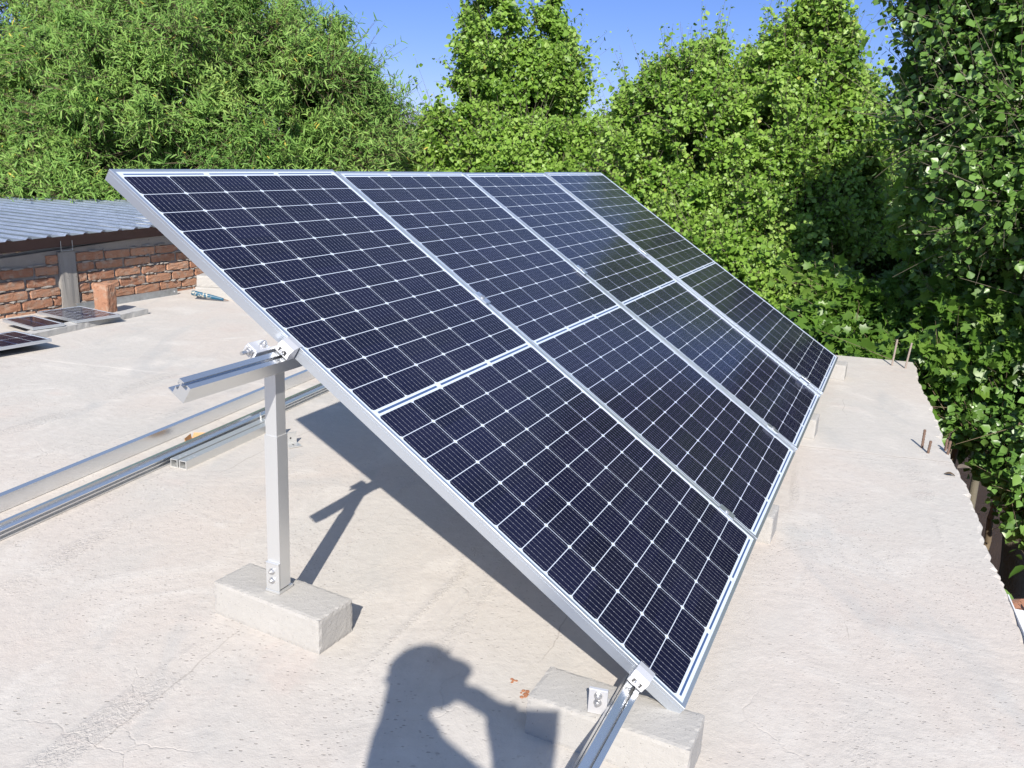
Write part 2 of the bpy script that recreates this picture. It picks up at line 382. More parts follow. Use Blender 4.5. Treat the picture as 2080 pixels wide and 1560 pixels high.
def roof_building():
    root = empty('flat_roof_building', (0, 0, 0), 'pale pinkish cement flat roof slab carrying the tilted solar array', 'building')
    right = [(0.15, -3.0), (0.55, -1.2), (0.95, 0.45), (1.30, 1.45), (1.627, 2.356), (1.762, 2.716), (1.987, 3.337), (2.292, 4.227), (2.659, 5.283), (2.996, 6.222)]
    far = [(2.481, 6.331), (1.2, 6.75), (-0.6, 7.4), (-2.5, 8.6), (-3.2, 8.95)]
    left = [(-3.45, 7.0), (-4.1, 5.6), (-6.4, 0.6), (-8.0, -3.0)]
    def sub(pts, amp, step):
        out = []
        for a, b in zip(pts, pts[1:]):
            n = max(1, int(math.dist(a, b)/step)); nx, ny = (b[1]-a[1]), -(b[0]-a[0]); L = math.hypot(nx, ny)
            for i in range(n):
                t = i/n; q = a[1]+t*(b[1]-a[1])+a[0]*.7; w = 0 if i == 0 and a in (pts[0],) else (random.gauss(0, amp*.25) + amp*(1.3*math.sin(4.1*q)+.8*math.sin(11.3*q+1)+.6*math.sin(23.7*q+2)+.5*math.sin(47*q)) - (random.uniform(.3, 1.6)*amp*1.6 if random.random() < .16 else 0))
                out.append((a[0]+t*(b[0]-a[0])+nx/L*w, a[1]+t*(b[1]-a[1])+ny/L*w))
        return out
    loop = sub(right, 0.006, 0.022) + sub([right[-1]]+far, 0.005, 0.05) + [far[-1]] + left
    bm = bmesh.new(); n = len(loop)
    cx, cy = -1.5, 3.0
    def ring(z, ins, jit=0):
        vs = []
        for i, (x, y) in enumerate(loop):
            dx, dy = cx-x, cy-y; L = math.hypot(dx, dy); k = ins + random.uniform(-jit, jit)
            vs.append(bm.verts.new((x+dx/L*k, y+dy/L*k, z + (random.uniform(-jit, jit)*0.4 if jit else 0))))
        return vs
    rs = [ring(0, 0.020, 0.0035), ring(-0.004, 0.009, 0.002), ring(-0.014, 0.0, 0.0015), ring(-0.11, 0.004, 0.004), ring(-0.13, 0.02)]
    for a, b in zip(rs, rs[1:]):
        for i in range(n): bm.faces.new((a[i], a[(i+1) % n], b[(i+1) % n], b[i]))
    f = bm.faces.new(rs[0]); bm.faces.new(rs[-1][::-1])
    for v in rs[0]: v.co.z = 0.0
    obj('roof_slab', bm, MAT['roof'], root)
    # walls under the slab
    bm = bmesh.new(); wl = [(0.0, -2.9), (0.8, 0.4), (1.60, 2.6), (2.80, 6.1), (-0.7, 7.2), (-3.2, 8.7), (-3.5, 6.9), (-7.8, -2.9)]
    a = [bm.verts.new((x, y, -3.02)) for x, y in wl]; b = [bm.verts.new((x, y, -0.128)) for x, y in wl]
    for i in range(len(wl)): bm.faces.new((a[i], a[(i+1) % len(wl)], b[(i+1) % len(wl)], b[i]))
    obj('wall', bm, MAT['brick'], root)
roof_building()

# ------------------------------------------------------------------ neighbouring brick building on the left
WA = Vector((-3.608, 6.438, 0)); WT = Vector((0.42, 0.907, 0)).normalized(); WN = Vector((WT.y, -WT.x, 0))
def brick_mesh(bm, lay, x0, y0, z0, sx, sy, sz, tint, jit=0.004, seg=1):
    n = seg+1; D = {}
    def vert(i, j, k):
        if (i, j, k) not in D:
            p = (i/n-.5, j/n-.5, k/n-.5); ax = sum(abs(abs(c)-.5) < 1e-4 for c in p)
            q = 1.0 if ax < 2 else (0.965 if ax == 2 else 0.93)   # rounded arrises
            v = bm.verts.new((x0 + sx*(0.5+p[0]*q) + random.uniform(-jit, jit), y0 + sy*(0.5+p[1]*q) + random.uniform(-jit, jit)*0.8, z0 + sz*(0.5+p[2]*q) + random.uniform(-jit, jit)))
            v[lay] = tint; D[(i, j, k)] = v
        return D[(i, j, k)]
    for a in range(n):
        for b in range(n):
            for w in (0, n):
                for f in (lambda u, v: (u, v, w), lambda u, v: (u, w, v), lambda u, v: (w, u, v)):
                    bm.faces.new([vert(*f(a, b)), vert(*f(a+1, b)), vert(*f(a+1, b+1)), vert(*f(a, b+1))])
def neighbour():
    root = empty('brick_building', WA, 'red brick building with a corrugated metal roof beside the cement slab', 'building')
    root.matrix_world = basis(WT, -WN, Vector((0, 0, 1)), WA)   # local x along the wall, local -y towards the slab
    # mortar core
    bm = bmesh.new()
    def htop(x): return 0.452 + 0.055*x
    x0, x1 = -5.2, 4.4; PX0, PX1 = 0.115, 0.27
    pts = [(x0, -3.0), (x1, -3.0), (x1, htop(x1)), (x0, htop(x0))]
    a = [bm.verts.new((x, 0.012, z)) for x, z in pts]; b = [bm.verts.new((x, 0.15, z)) for x, z in pts]
    for i in range(4): bm.faces.new((a[i], a[(i+1) % 4], b[(i+1) % 4], b[i]))
    bm.faces.new(a); bm.faces.new(b[::-1])
    lay = bm.verts.layers.float.new('tint'); nm = len(bm.faces)
    z = -0.045; row = 0
    while z < 0.62:
        x = x0 + (0.13 if row % 2 else 0.0)
        while x < x1:
            L = random.uniform(0.235, 0.265); hz = random.uniform(0.058, 0.066)
            if z + hz < htop(x) - 0.02 + random.uniform(-.01, .01) :
                if not (x < PX1 and x+L > PX0):
                    brick_mesh(bm, lay, x, -0.004+random.uniform(-.004, .004), z + random.uniform(-.004, .004), L, 0.03, hz, random.random(), 0.0026, 3)
                elif x < PX0 and (PX0 - x) > 0.06:
                    brick_mesh(bm, lay, x, -0.004, z, PX0-x-.005, 0.03, hz, random.random(), 0.004, 2)
                elif x+L > PX1 and (x+L-PX1) > 0.06:
                    brick_mesh(bm, lay, PX1+.005, -0.004, z, x+L-PX1-.005, 0.03, hz, random.random(), 0.004, 2)
            x += L + random.uniform(0.014, 0.024)
        z += 0.081; row += 1
    # squeezed-out mortar ridges
    z = -0.045+0.066; nb = len(bm.faces)
    for r_ in range(6):
        x = -2.2
        while x < 3.0:
            L = random.uniform(.03, .10)
            if not (PX0-.06 < x < PX1+.03) and random.random() < 0.75 and z < htop(x)-.03:
                g = bmesh.ops.create_icosphere(bm, subdivisions=1, radius=1, matrix=Matrix.Translation((x, -0.003+random.uniform(0, .01), z+random.uniform(0, .012))) @ Matrix.Diagonal((L*.6, random.uniform(.010, .018), random.uniform(.007, .012), 1)))
                for v in g['verts']: v.co += Vector((random.uniform(-.006, .006), random.uniform(-.004, .004), random.uniform(-.004, .004)))
            x += L*1.1
        z += 0.081
    for i, f in enumerate(bm.faces): f.material_index = 1 if nm <= i < nb else 0
    obj('wall', bm, [MAT['mortar'], MAT['brick']], root)
    # concrete pilaster
    bm = bmesh.new()
    add_box(bm, (PX0+.0725, 0.05, -0.5), (0.145, 0.13, 1.90), None, 0.008)
    bmesh.ops.subdivide_edges(bm, edges=bm.edges[:], cuts=4, use_grid_fill=True)
    for v in bm.verts: v.co += Vector((random.uniform(-.003, .003), random.uniform(-.003, .003), 0))
    obj('pilaster', bm, MAT['pilaster'], root)
    # eave beam (C channel) and corrugated sheet
    bm = bmesh.new()
    def eave(x): return 0.572 + 0.024*(x+0.43)    # height of the sheet's underside along the eave
    def sheared(poly, xa, xb):
        A = [bm.verts.new((xa, p[0], p[1]+eave(xa))) for p in poly]; B = [bm.verts.new((xb, p[0], p[1]+eave(xb))) for p in poly]
        n = len(poly)
        for i in range(n): bm.faces.new((A[i], A[(i+1) % n], B[(i+1) % n], B[i]))
        bm.faces.new(A[::-1]); bm.faces.new(B)
    sheared([(-0.02, -0.004), (0.09, -0.004), (0.09, -0.092), (0.062, -0.092), (0.062, -0.086), (0.084, -0.086), (0.084, -0.010), (-0.014, -0.010), (-0.014, -0.086), (0.012, -0.086), (0.012, -0.094), (-0.02, -0.094)], x0, x1)
    sheared([(-0.006, -0.094), (0.06, -0.094), (0.06, -0.102), (-0.006, -0.102)], x0, x1)
    obj('eave_beam', bm, MAT['dark_steel'], root)
    bm = bmesh.new()
    for hx in (0.13, 0.23):
        add_cyl(bm, (hx, -0.026, eave(0)-0.13), (hx, -0.026, eave(0)-0.05), 0.0028, n=6)
    add_cyl(bm, (0.13, -0.026, eave(0)-0.128), (0.23, -0.026, eave(0)-0.125), 0.0028, n=6)
    obj('wire_hook', bm, MAT['galv'], root)
    # sheet
    bm = bmesh.new(); pitch = 0.158; prof = [(0, 0), (0.100, 0), (0.118, 0.016), (0.134, 0.016), (0.152, 0)]
    xs = []
    k = x0-0.05
    while k < x1:
        for dx, dz in prof: xs.append((k+dx, dz))
        k += pitch
    rows = []
    depths = [-0.17, 0.3, 1.0, 1.8, 2.6, 3.5, 4.4, 4.9]
    for d in depths:
        rows.append([bm.verts.new((x, d, eave(x)+dz+0.003+(d+0.16)*0.001+random.uniform(-.0015, .0015))) for x, dz in xs])
    for a, b in zip(rows, rows[1:]):
        for i in range(len(xs)-1): bm.faces.new((a[i], a[i+1], b[i+1], b[i]))
    ext = bmesh.ops.solidify(bm, geom=bm.faces[:], thickness=0.0025)
    roof = obj('roof', bm, MAT['zinc'], root)
    # spilt white paint on the sheet
    for i in range(34):
        xx = random.uniform(0.55, 1.75); yy = -0.10+random.random()**1.6*0.55
        k = math.floor((xx-(x0-0.05))/pitch); loc_ = xx-(x0-0.05)-k*pitch
        if loc_ > 0.075: continue
        L = random.uniform(.06, .3); w = random.uniform(.008, .03)
        zz = lambda y_: eave(xx)+0.0075+(y_+0.16)*0.001
        n = 7; bm = bmesh.new()
        up = [bm.verts.new((xx+w*math.sin(math.pi*j/n)*random.uniform(.5, 1), yy+L*j/n, zz(yy+L*j/n))) for j in range(n+1)]
        lo = [bm.verts.new((xx-w*math.sin(math.pi*j/n)*random.uniform(.5, 1)-.001, yy+L*j/n, zz(yy+L*j/n))) for j in range(n+1)]
        for j in range(n): bm.faces.new((up[j], up[j+1], lo[j+1], lo[j]))
        obj('paint_smear', bm, MAT['white_paint'], root)
neighbour()

# ------------------------------------------------------------------ the solar array
AX = Vector((0.44738, 1.72568, 0.13053)); AZ, TILT = 1.15024, 0.56834
E_ = Vector((math.cos(AZ), math.sin(AZ), 0)); S_ = Vector((-math.sin(AZ)*math.cos(TILT), math.cos(AZ)*math.cos(TILT), math.sin(TILT))); N_ = E_.cross(S_)
ARR = basis(E_, S_, N_, AX)          # local u along the row, v up the slope, w out of the glass
PG = 0.02
FIT = [(3e-05, 0.00415, -0.00931, 0.00756), (-0.0002, -0.00185, -0.01095, -5e-05), (-0.00081, -0.00074, 0.00016, -0.00447), (-0.00098, -0.00011, 0.01903, 0.00041)]
FR = 0.036
def frame_bm(w, l, h=FR, lip=0.011):
    prof = [(0.0, 0.0), (0.0, h-0.0105), (0.0012, h-0.0100), (0.0012, h-0.0088), (0.0, h-0.0083), (0.0, h-0.0008), (0.0008, h), (lip, h), (lip, h-0.0022), (0.0022, h-0.0026), (0.0022, 0.0022), (0.028, 0.0022), (0.028, 0.0)]
    bm = bmesh.new(); loops = []
    for cx, cy, sx, sy in ((0, 0, 1, 1), (w, 0, -1, 1), (w, l, -1, -1), (0, l, 1, -1)):
        loops.append([bm.verts.new((cx+sx*d, cy+sy*d, z-h)) for d, z in prof])
    n = len(prof)
    for k in range(4):
        a, b = loops[k], loops[(k+1) % 4]
        for i in range(n): bm.faces.new((a[i], a[(i+1) % n], b[(i+1) % n], b[i]))
    return bm
def laminate_bm(w, l, top=-0.0024, t=0.004, ins=0.0022):
    bm = bmesh.new(); add_box(bm, (w/2, l/2, top-t/2), (w-2*ins-.0004, l-2*ins-.0004, t)); return bm
def make_panel():
    root = empty('solar_panel')
    obj('frame', frame_bm(PW, PL), MAT['alu'], root)
    obj('cell_sheet', laminate_bm(PW, PL), MAT['cells'], root)
    bm = bmesh.new(); add_box(bm, (PW/2, PL/2, -0.0085), (PW-.012, PL-.012, 0.001)); obj('backsheet', bm, MAT['backsheet'], root)
    for i in range(3):
        bm = bmesh.new(); add_box(bm, (PW*(0.2+0.3*i), PL/2, -0.017), (0.09, 0.055, 0.014), None, 0.003); obj('junction_box', bm, MAT['black_plastic'], root)
    return root
PANEL_LABELS = ['nearest solar panel of the tilted row, its left frame edge fully in view',
                'second solar panel from the near end of the tilted row',
                'third solar panel of the row, next to the farthest one',
                'farthest solar panel of the row, against the green bushes']
def place_panel(o, k):
    dv, rot, db, dt = FIT[k]
    cr, sr = math.cos(rot), math.sin(rot)
    up = Vector((-sr, cr, (dt-db)/PL)).normalized(); ri = Vector((cr, sr, 0)); no = ri.cross(up).normalized()
    org = Vector((k*(PW+PG)+PW/2, PL/2+dv, (db+dt)/2)) - ri*PW/2 - up*PL/2
    o.matrix_world = ARR @ basis(ri, up, no, org)
    tag(o, PANEL_LABELS[k], 'solar panel', 'solar panels of the tilted row')
proto = make_panel()
for k in range(4):
    o = proto if k == 0 else copy_tree(proto)
    place_panel(o, k)

# rail profile (x across, z up): top slot, small side slot on -x, foot flange on -x, flat face on +x
RAIL = [(-0.034, 0.0), (0.020, 0.0), (0.020, 0.046), (0.007, 0.046), (0.007, 0.043), (0.012, 0.043), (0.012, 0.034), (-0.006, 0.034), (-0.006, 0.043), (-0.002, 0.043), (-0.002, 0.046),
        (-0.015, 0.046), (-0.018, 0.046), (-0.018, 0.032), (-0.015, 0.032), (-0.015, 0.036), (-0.009, 0.036), (-0.009, 0.018), (-0.015, 0.018), (-0.015, 0.021), (-0.018, 0.021), (-0.018, 0.003), (-0.034, 0.003)]
def rail(name, mw, length, label, group='aluminium mounting rails', prof=RAIL):
    bm = bmesh.new(); add_prism(bm, prof, 0, length)
    o = obj(name, bm, MAT['alu_mill']); o.matrix_world = mw
    return tag(o, label, 'rail', group)
RV, LV = 1.335, 0.122
def arr_pt(u, v, w): return ARR @ Vector((u, v, w))
# under the array: local y of the rail = E_, local z = N_, local x = E_ x N_ (down the slope)
RX = E_.cross(N_).normalized()
rail('mounting_rail', basis(RX, E_, N_, arr_pt(-0.365, RV, -FR-0.047)), 4.75, 'upper aluminium rail sticking out of the array above the tall post')
rail('mounting_rail', basis(RX, E_, N_, arr_pt(-0.80, LV, -FR-0.047)), 5.1, 'lower aluminium rail running out of the array across the front concrete block', prof=[(max(x, -0.018), z) if z > .0035 or x > -.03 else (-0.018, z) for x, z in RAIL if not (x < -.03 and z > .001)])

# rails left lying on the slab
def lie(a, b, back, ahead, roll=0.0, z=0.002, prof=None):
    a = Vector((*a, 0)); b = Vector((*b, 0)); d = (b-a).normalized(); o = a - d*back; o.z = z
    x = Vector((d.y, -d.x, 0))
    mw = basis(x, d, Vector((0, 0, 1)), o) @ Matrix.Rotation(roll, 4, 'Y')
    return mw, (b-a).length + back + ahead
mw, L = lie((-1.842, 2.839), (-1.181, 4.903), 1.4, 1.0)
FLAT = [(-0.014, 0.0), (0.0, 0.0), (0.0, 0.060), (-0.019, 0.0645), (-0.019, 0.0605), (-0.005, 0.056), (-0.005, 0.004), (-0.014, 0.004)]
rail('loose_rail', mw, L, 'flat sided aluminium rail lying on the slab, farther of the two', 'loose aluminium rails on the slab', [(x-0.002, z) for x, z in FLAT])
mw, L = lie((-1.713, 2.622), (-1.034, 4.637), 1.3, 1.0)
SLOT = [(-0.046, 0.0), (0.0, 0.0), (0.0, 0.004), (-0.012, 0.007), (-0.012, 0.013), (0.0, 0.016), (0.0, 0.020), (-0.010, 0.022), (-0.010, 0.028), (0.0, 0.030), (0.0, 0.034), (-0.028, 0.037), (-0.030, 0.046), (-0.046, 0.046)]
rail('loose_rail', mw, L, 'grooved aluminium rail lying on the slab beneath two short square tubes', 'loose aluminium rails on the slab', SLOT)

def hexbolt(bm, c, d, r=0.0085, h=0.007, shaft=0.0, sr=0.004):
    c = Vector(c); d = Vector(d).normalized()
    add_cyl(bm, c, c+d*0.0018, r*1.3, n=16); add_cyl(bm, c+d*0.0018, c+d*(0.0018+h), r, n=6)
    if shaft: add_cyl(bm, c+d*(0.0018+h), c+d*(h+shaft), sr, n=10)

# square tubes
def tube_bm(w, t, y0, y1):
    bm = bmesh.new(); o_, i_ = w/2, w/2-t
    A = [[bm.verts.new((sx*k, y, sz*k)) for sx, sz in ((-1, -1), (1, -1), (1, 1), (-1, 1))] for y in (y0, y1) for k in (o_, i_)]
    oa, ia, ob, ib = A
    for i in range(4):
        j = (i+1) % 4
        bm.faces.new((oa[i], oa[j], ob[j], ob[i])); bm.faces.new((ia[i], ib[i], ib[j], ia[j]))
        bm.faces.new((oa[i], ia[i], ia[j], oa[j])); bm.faces.new((ob[i], ob[j], ib[j], ib[i]))
    return bm
d_ = Vector((0.335, 0.942, 0)).normalized(); x_ = Vector((d_.y, -d_.x, 0))
for i, (off, lab) in enumerate(((0.0, 'short square aluminium tube lying against the grooved rail'), (0.046, 'short square aluminium tube on the outer side of the pair beside the post'))):
    p = Vector((-1.418, 3.372, 0.0185)) + x_*off
    root = empty('square_tube', p, lab, 'tube', 'short square aluminium tubes'); root.matrix_world = basis(x_, d_, Vector((0, 0, 1)), p)
    obj('tube', tube_bm(0.037, 0.004, 0, 0.60 if i else 0.64), MAT['alu_tube'], root)
    for yy in (0.035, 0.07):
        bm = bmesh.new(); add_cyl(bm, (0.004, yy, 0.0180), (0.004, yy, 0.0189), 0.004, n=12); obj('rivet', bm, MAT['alu_white'], root)

# rear posts: telescoping square tubes with a base bracket
POST = Vector((-0.645, 2.218, 0.107))
def make_post(top):
    root = empty('support_post'); 
    bm = tube_bm(0.044, 0.003, 0.012, 0.474); bm.transform(Matrix.Rotation(math.pi/2, 4, 'X')); obj('lower_tube', bm, MAT['alu_tube'], root)
    bm = tube_bm(0.038, 0.003, 0.44, top); bm.transform(Matrix.Rotation(math.pi/2, 4, 'X')); obj('upper_tube', bm, MAT['alu_tube'], root)
    bm = bmesh.new()
    add_box(bm, (0.0, 0.0, 0.004), (0.050, 0.062, 0.008), None, 0.001)
    add_box(bm, (0.0, -0.0265, 0.050), (0.046, 0.007, 0.084), None, 0.002)
    add_box(bm, (0.0, -0.025, 0.092), (0.046, 0.012, 0.006), None, 0.002)
    obj('base_bracket', bm, MAT['alu_tube'], root)
    for zz in (0.040, 0.068):
        bm = bmesh.new(); hexbolt(bm, (0, -0.030, zz), (0, -1, 0), 0.0075, 0.006, 0.006); obj('bolt', bm, MAT['steel'], root)
    return root
pbas = lambda p: basis(Vector((E_.y, -E_.x, 0)), E_, Vector((0, 0, 1)), p)
# swap so that the local tube axis is vertical: tube_bm runs along y, rotated onto z above
def fixz(o):
    for ch in o.children:
        if ch.name.split('.')[0] in ('lower_tube', 'upper_tube'):
            for v in ch.data.vertices: v.co.z = abs(v.co.z)
railz = arr_pt(0, RV, -FR-0.047).z
post = make_post(railz - POST.z + 0.004); fixz(post)
post.matrix_world = pbas(POST)
tag(post, 'telescoping square aluminium post standing on the concrete block at left', 'post', 'rear support posts')
u0 = (POST - AX).dot(E_)
for k, lab in ((1, 'square rear post hidden in the shade under the middle of the array'), (2, 'square rear post in the shade at the far end of the array')):
    o = copy_tree(post); o.matrix_world = pbas(POST + E_*2.1*k); o['label'] = lab

# concrete blocks
def make_block_mesh(l, w, h, amp=0.00025, cuts=(36, 13, 10)):
    bm = bmesh.new()
    nx, ny, nz = cuts
    def grid(o, a, b, na, nb):
        vs = [[bm.verts.new(o + a*i/na + b*j/nb) for j in range(nb+1)] for i in range(na+1)]
        for i in range(na):
            for j in range(nb): bm.faces.new((vs[i][j], vs[i+1][j], vs[i+1][j+1], vs[i][j+1]))
    X, Y, Z = Vector((l, 0, 0)), Vector((0, w, 0)), Vector((0, 0, h)); O = Vector((0, 0, 0))
    grid(O, X, Z, nx, nz); grid(O+Y, X, Z, nx, nz); grid(O, Y, Z, ny, nz); grid(O+X, Y, Z, ny, nz); grid(O+Z, X, Y, nx, ny); grid(O, X, Y, nx, ny)
    bmesh.ops.remove_doubles(bm, verts=bm.verts[:], dist=1e-5)
    for v in bm.verts:
        p = v.co; e = sum((abs(p[i]) < 1e-6 or abs(p[i]-m) < 1e-6) for i, m in ((0, l), (1, w), (2, h)))
        a = amp*(1 if e < 2 else 1.6)
        q = p + Vector((random.gauss(0, a), random.gauss(0, a), random.gauss(0, a)*0.8))
        if e >= 2:
            for i, m in ((0, l), (1, w), (2, h)):
                if i == 2 and p[2] < 1e-6: continue
                q[i] += (m/2-p[i])/m*2*random.uniform(0.0004, 0.0026)
        if p.z < 1e-6: q.z = 0
        v.co = q
    me = bpy.data.meshes.new('concrete_block'); bmesh.ops.recalc_face_normals(bm, faces=bm.faces[:]); bm.to_mesh(me); bm.free()
    me.materials.append(MAT['block']); return me
BL, BW, BH = 0.400, 0.146, 0.106
blk_me = make_block_mesh(BL, BW, BH)
def block(px, py, yaw, label, group='concrete ballast blocks', z=0.0, me=None, dims=None):
    """(px,py): near right corner; the long side runs back from it"""
    o = bpy.data.objects.new('concrete_block', me or blk_me); COL.objects.link(o)
    o.location = (px - math.cos(yaw)*BL, py - math.sin(yaw)*BL, z); o.rotation_euler = (0, 0, yaw)
    return tag(o, label, 'block', group)
block(-0.4924, 2.0538, -0.4852, 'concrete block carrying the tall square post')
# front block: its back corner A at (.134,1.887) top, running to (.484,1.742)
a_ = math.atan2(1.742-1.905, 0.484-0.134)
fx, fy = math.cos(a_), math.sin(a_)
block(0.136+fx*BL+fy*BW*1.0, 1.905+fy*BL-fx*BW*1.0, a_, 'front concrete block under the lower rail, half in the photographer\'s shadow')
for u, lab in ((1.34, 'concrete block peeking out below the joint of first and second panels'), (2.62, 'concrete block whose pale end shows below the third panel'), (4.0, 'farthest concrete block, its end showing beyond the last panel')):
    P = arr_pt(u, LV, 0)
    if u < 1.5: cxy = (1.055, 3.045)
    elif u < 3: cxy = (1.645, 4.335)
    else: cxy = (2.275, 5.635)
    # given: back right top corner
    block(cxy[0]+fy*BW, cxy[1]-fx*BW, a_, lab)
for k in (1, 2):
    q = Vector((-0.4924, 2.0538, 0)) + E_*2.1*k
    block(q.x, q.y, -0.4852, ('concrete block in the shade under the middle rear post', 'concrete block in the shade under the far rear post')[k-1])

# feet and clamps
def l_foot(mw, label, bolts=1, w=0.042, h=0.062, base=0.045, name='angle_bracket'):
    root = empty(name, label=label, cat='bracket'); root.matrix_world = mw
    bm = bmesh.new(); t = 0.006
    poly = [(0, 0), (base, 0), (base, t), (t*1.6, t), (t, t*1.6), (t, h-0.004), (t-0.003, h), (-0.004, h), (-0.005, h-0.004), (0, h-0.006)]
    add_prism(bm, poly, -w/2, w/2)
    obj('angle', bm, MAT['alu_white'], root)
    bm = bmesh.new(); add_box(bm, (-0.0008, 0, h*0.52), (0.0022, 0.009, 0.030), None, 0.0008); obj('slot', bm, MAT['black_plastic'], root)
    for i in range(bolts):
        bm = bmesh.new(); hexbolt(bm, (-0.0008, 0, h*0.46+0.018*i), (-1, 0, 0), 0.0075, 0.006, 0.008); obj('bolt', bm, MAT['steel'], root)
    return root
Z3 = Vector((0, 0, 1))
blk_top = BH
p = at(1245, 1440, 1.66); 
f1 = Vector((E_.x, E_.y, 0)).normalized()
# the foot stands on the front block, left of the lower rail, its plate facing the camera
pf = Vector((0.238, 1.716, blk_top+0.001))
fd = Vector((-0.25, -0.97, 0)).normalized()      # plate faces this way
l_foot(basis(-fd, Vector((fd.y, -fd.x, 0)), Z3, pf), 'white angle bracket bolted beside the lower rail on the front block', 2, 0.044, 0.068, 0.060)

def side_clamp(u, v, label):
    root = empty('end_clamp', label=label, cat='clamp', group='end clamps on the near frame edge'); root.matrix_world = ARR @ Matrix.Translation((u, v, 0))
    bm = bmesh.new()
    poly = [(-0.004, -FR+0.001), (-0.030, -FR+0.001), (-0.034, -FR+0.005), (-0.034, -0.012), (-0.024, -0.002), (-0.006, 0.004), (0.010, 0.004), (0.010, 0.0012), (-0.004, 0.0008)]
    add_prism(bm, poly, -0.022, 0.022); obj('clamp_body', bm, MAT['alu_white'], root)
    bm = bmesh.new(); add_box(bm, (-0.0342, 0, -0.021), (0.0008, 0.026, 0.0125)); obj('slot', bm, MAT['black_plastic'], root)
    bm = bmesh.new(); hexbolt(bm, (-0.0343, 0, -0.021), (-1, 0, 0.1), 0.0058, 0.006, 0.004, 0.0032); obj('bolt', bm, MAT['steel'], root)
    return root
side_clamp(-0.002, RV, 'end clamp gripping the near frame edge above the tall post')
side_clamp(-0.002, LV, 'end clamp gripping the near frame edge close to the ground')
def mid_clamp_bm():
    bm = bmesh.new(); add_box(bm, (0, 0, 0.0030), (0.040, 0.062, 0.0036), None, 0.001); add_box(bm, (0, 0, -0.016), (0.013, 0.055, 0.034)); return bm
mc = None
for (k, v, z, lab) in ((1, RV-.03, 0, 'mid clamp on the upper half of the seam between first and second panels'), (2, RV-.03, 0, 'mid clamp on the upper half of the seam between second and third panels'), (3, RV-.03, 0.001, 'mid clamp on the upper half of the seam before the last panel'),
                 (1, LV+.015, -0.009, 'mid clamp low on the seam between first and second panels'), (2, LV+.02, -0.002, 'mid clamp low on the seam between second and third panels'), (3, LV, 0.017, 'mid clamp low on the seam before the last panel')):
    if mc is None:
        mc = empty('mid_clamp'); obj('plate', mid_clamp_bm(), MAT['alu'], mc)
        bm = bmesh.new(); hexbolt(bm, (0, 0, 0.0048), (0, 0, 1), 0.0075, 0.005); obj('bolt', bm, MAT['steel'], mc); o = mc
    else: o = copy_tree(mc)
    o.matrix_world = ARR @ Matrix.Translation((k*(PW+PG)-PG/2, v, z + 0.001))
    tag(o, lab, 'clamp', 'mid clamps on the panel seams')

# bracket with a protruding bolt joining the post head to the upper rail, on its far side
pb = arr_pt(-0.055, RV+0.028, -FR-0.040)
root = empty('rail_bracket', pb, 'cast bracket with a long bolt behind the upper rail at the post', 'bracket')
root.matrix_world = basis(E_, S_, N_, pb)
bm = bmesh.new(); add_box(bm, (0, 0.004, 0.012), (0.085, 0.008, 0.058), None, 0.002); add_box(bm, (0.0, 0.026, 0.030), (0.055, 0.040, 0.007), None, 0.002)
add_box(bm, (-0.03, 0.03, 0.018), (0.008, 0.030, 0.024), None, 0.002)
obj('angle', bm, MAT['alu_white'], root)
bm = bmesh.new(); hexbolt(bm, (-0.034, 0.026, 0.022), (-1, 0, 0.0), 0.009, 0.008, 0.022, 0.005); obj('bolt', bm, MAT['steel'], root)
bm = bmesh.new(); hexbolt(bm, (0.012, 0.026, 0.034), (0, 0, 1), 0.008, 0.007, 0.006); obj('bolt', bm, MAT['steel'], root)

# loose L brackets on the slab behind the post
def loose_l(p, yaw, label, flip=0):
    root = empty('loose_bracket', label=label, cat='bracket', group='loose angle brackets behind the post')
    root.matrix_world = Matrix.Translation(p) @ Matrix.Rotation(yaw, 4, 'Z') @ Matrix.Rotation(flip, 4, 'Y')
    bm = bmesh.new(); add_prism(bm, [(0, 0), (0.062, 0), (0.062, 0.005), (0.008, 0.005), (0.005, 0.008), (0.005, 0.055), (0, 0.055)], -0.030, 0.030)
    obj('angle', bm, MAT['alu_tube'], root)
    bm = bmesh.new(); add_cyl(bm, (0.0052, 0, 0.028), (0.0056, 0, 0.028), 0.0045, n=12); obj('hole', bm, MAT['black_plastic'], root)
    bm = bmesh.new(); add_box(bm, (0.034, 0, 0.0052), (0.016, 0.006, 0.0006)); obj('slot', bm, MAT['black_plastic'], root)
    return root
loose_l((-1.02, 3.735, 0.002), -0.9, 'loose angle bracket with a bolt hole lying nearest the array shadow')
loose_l((-1.105, 3.86, 0.002), -1.0, 'loose angle bracket in the middle of the small heap behind the post')
loose_l((-1.165, 3.93, 0.002), -1.1, 'loose angle bracket farthest back in the small heap behind the post')
loose_l((-1.235, 3.985, 0.002), 0.35, 'loose angle bracket at the far end of the short square tubes')

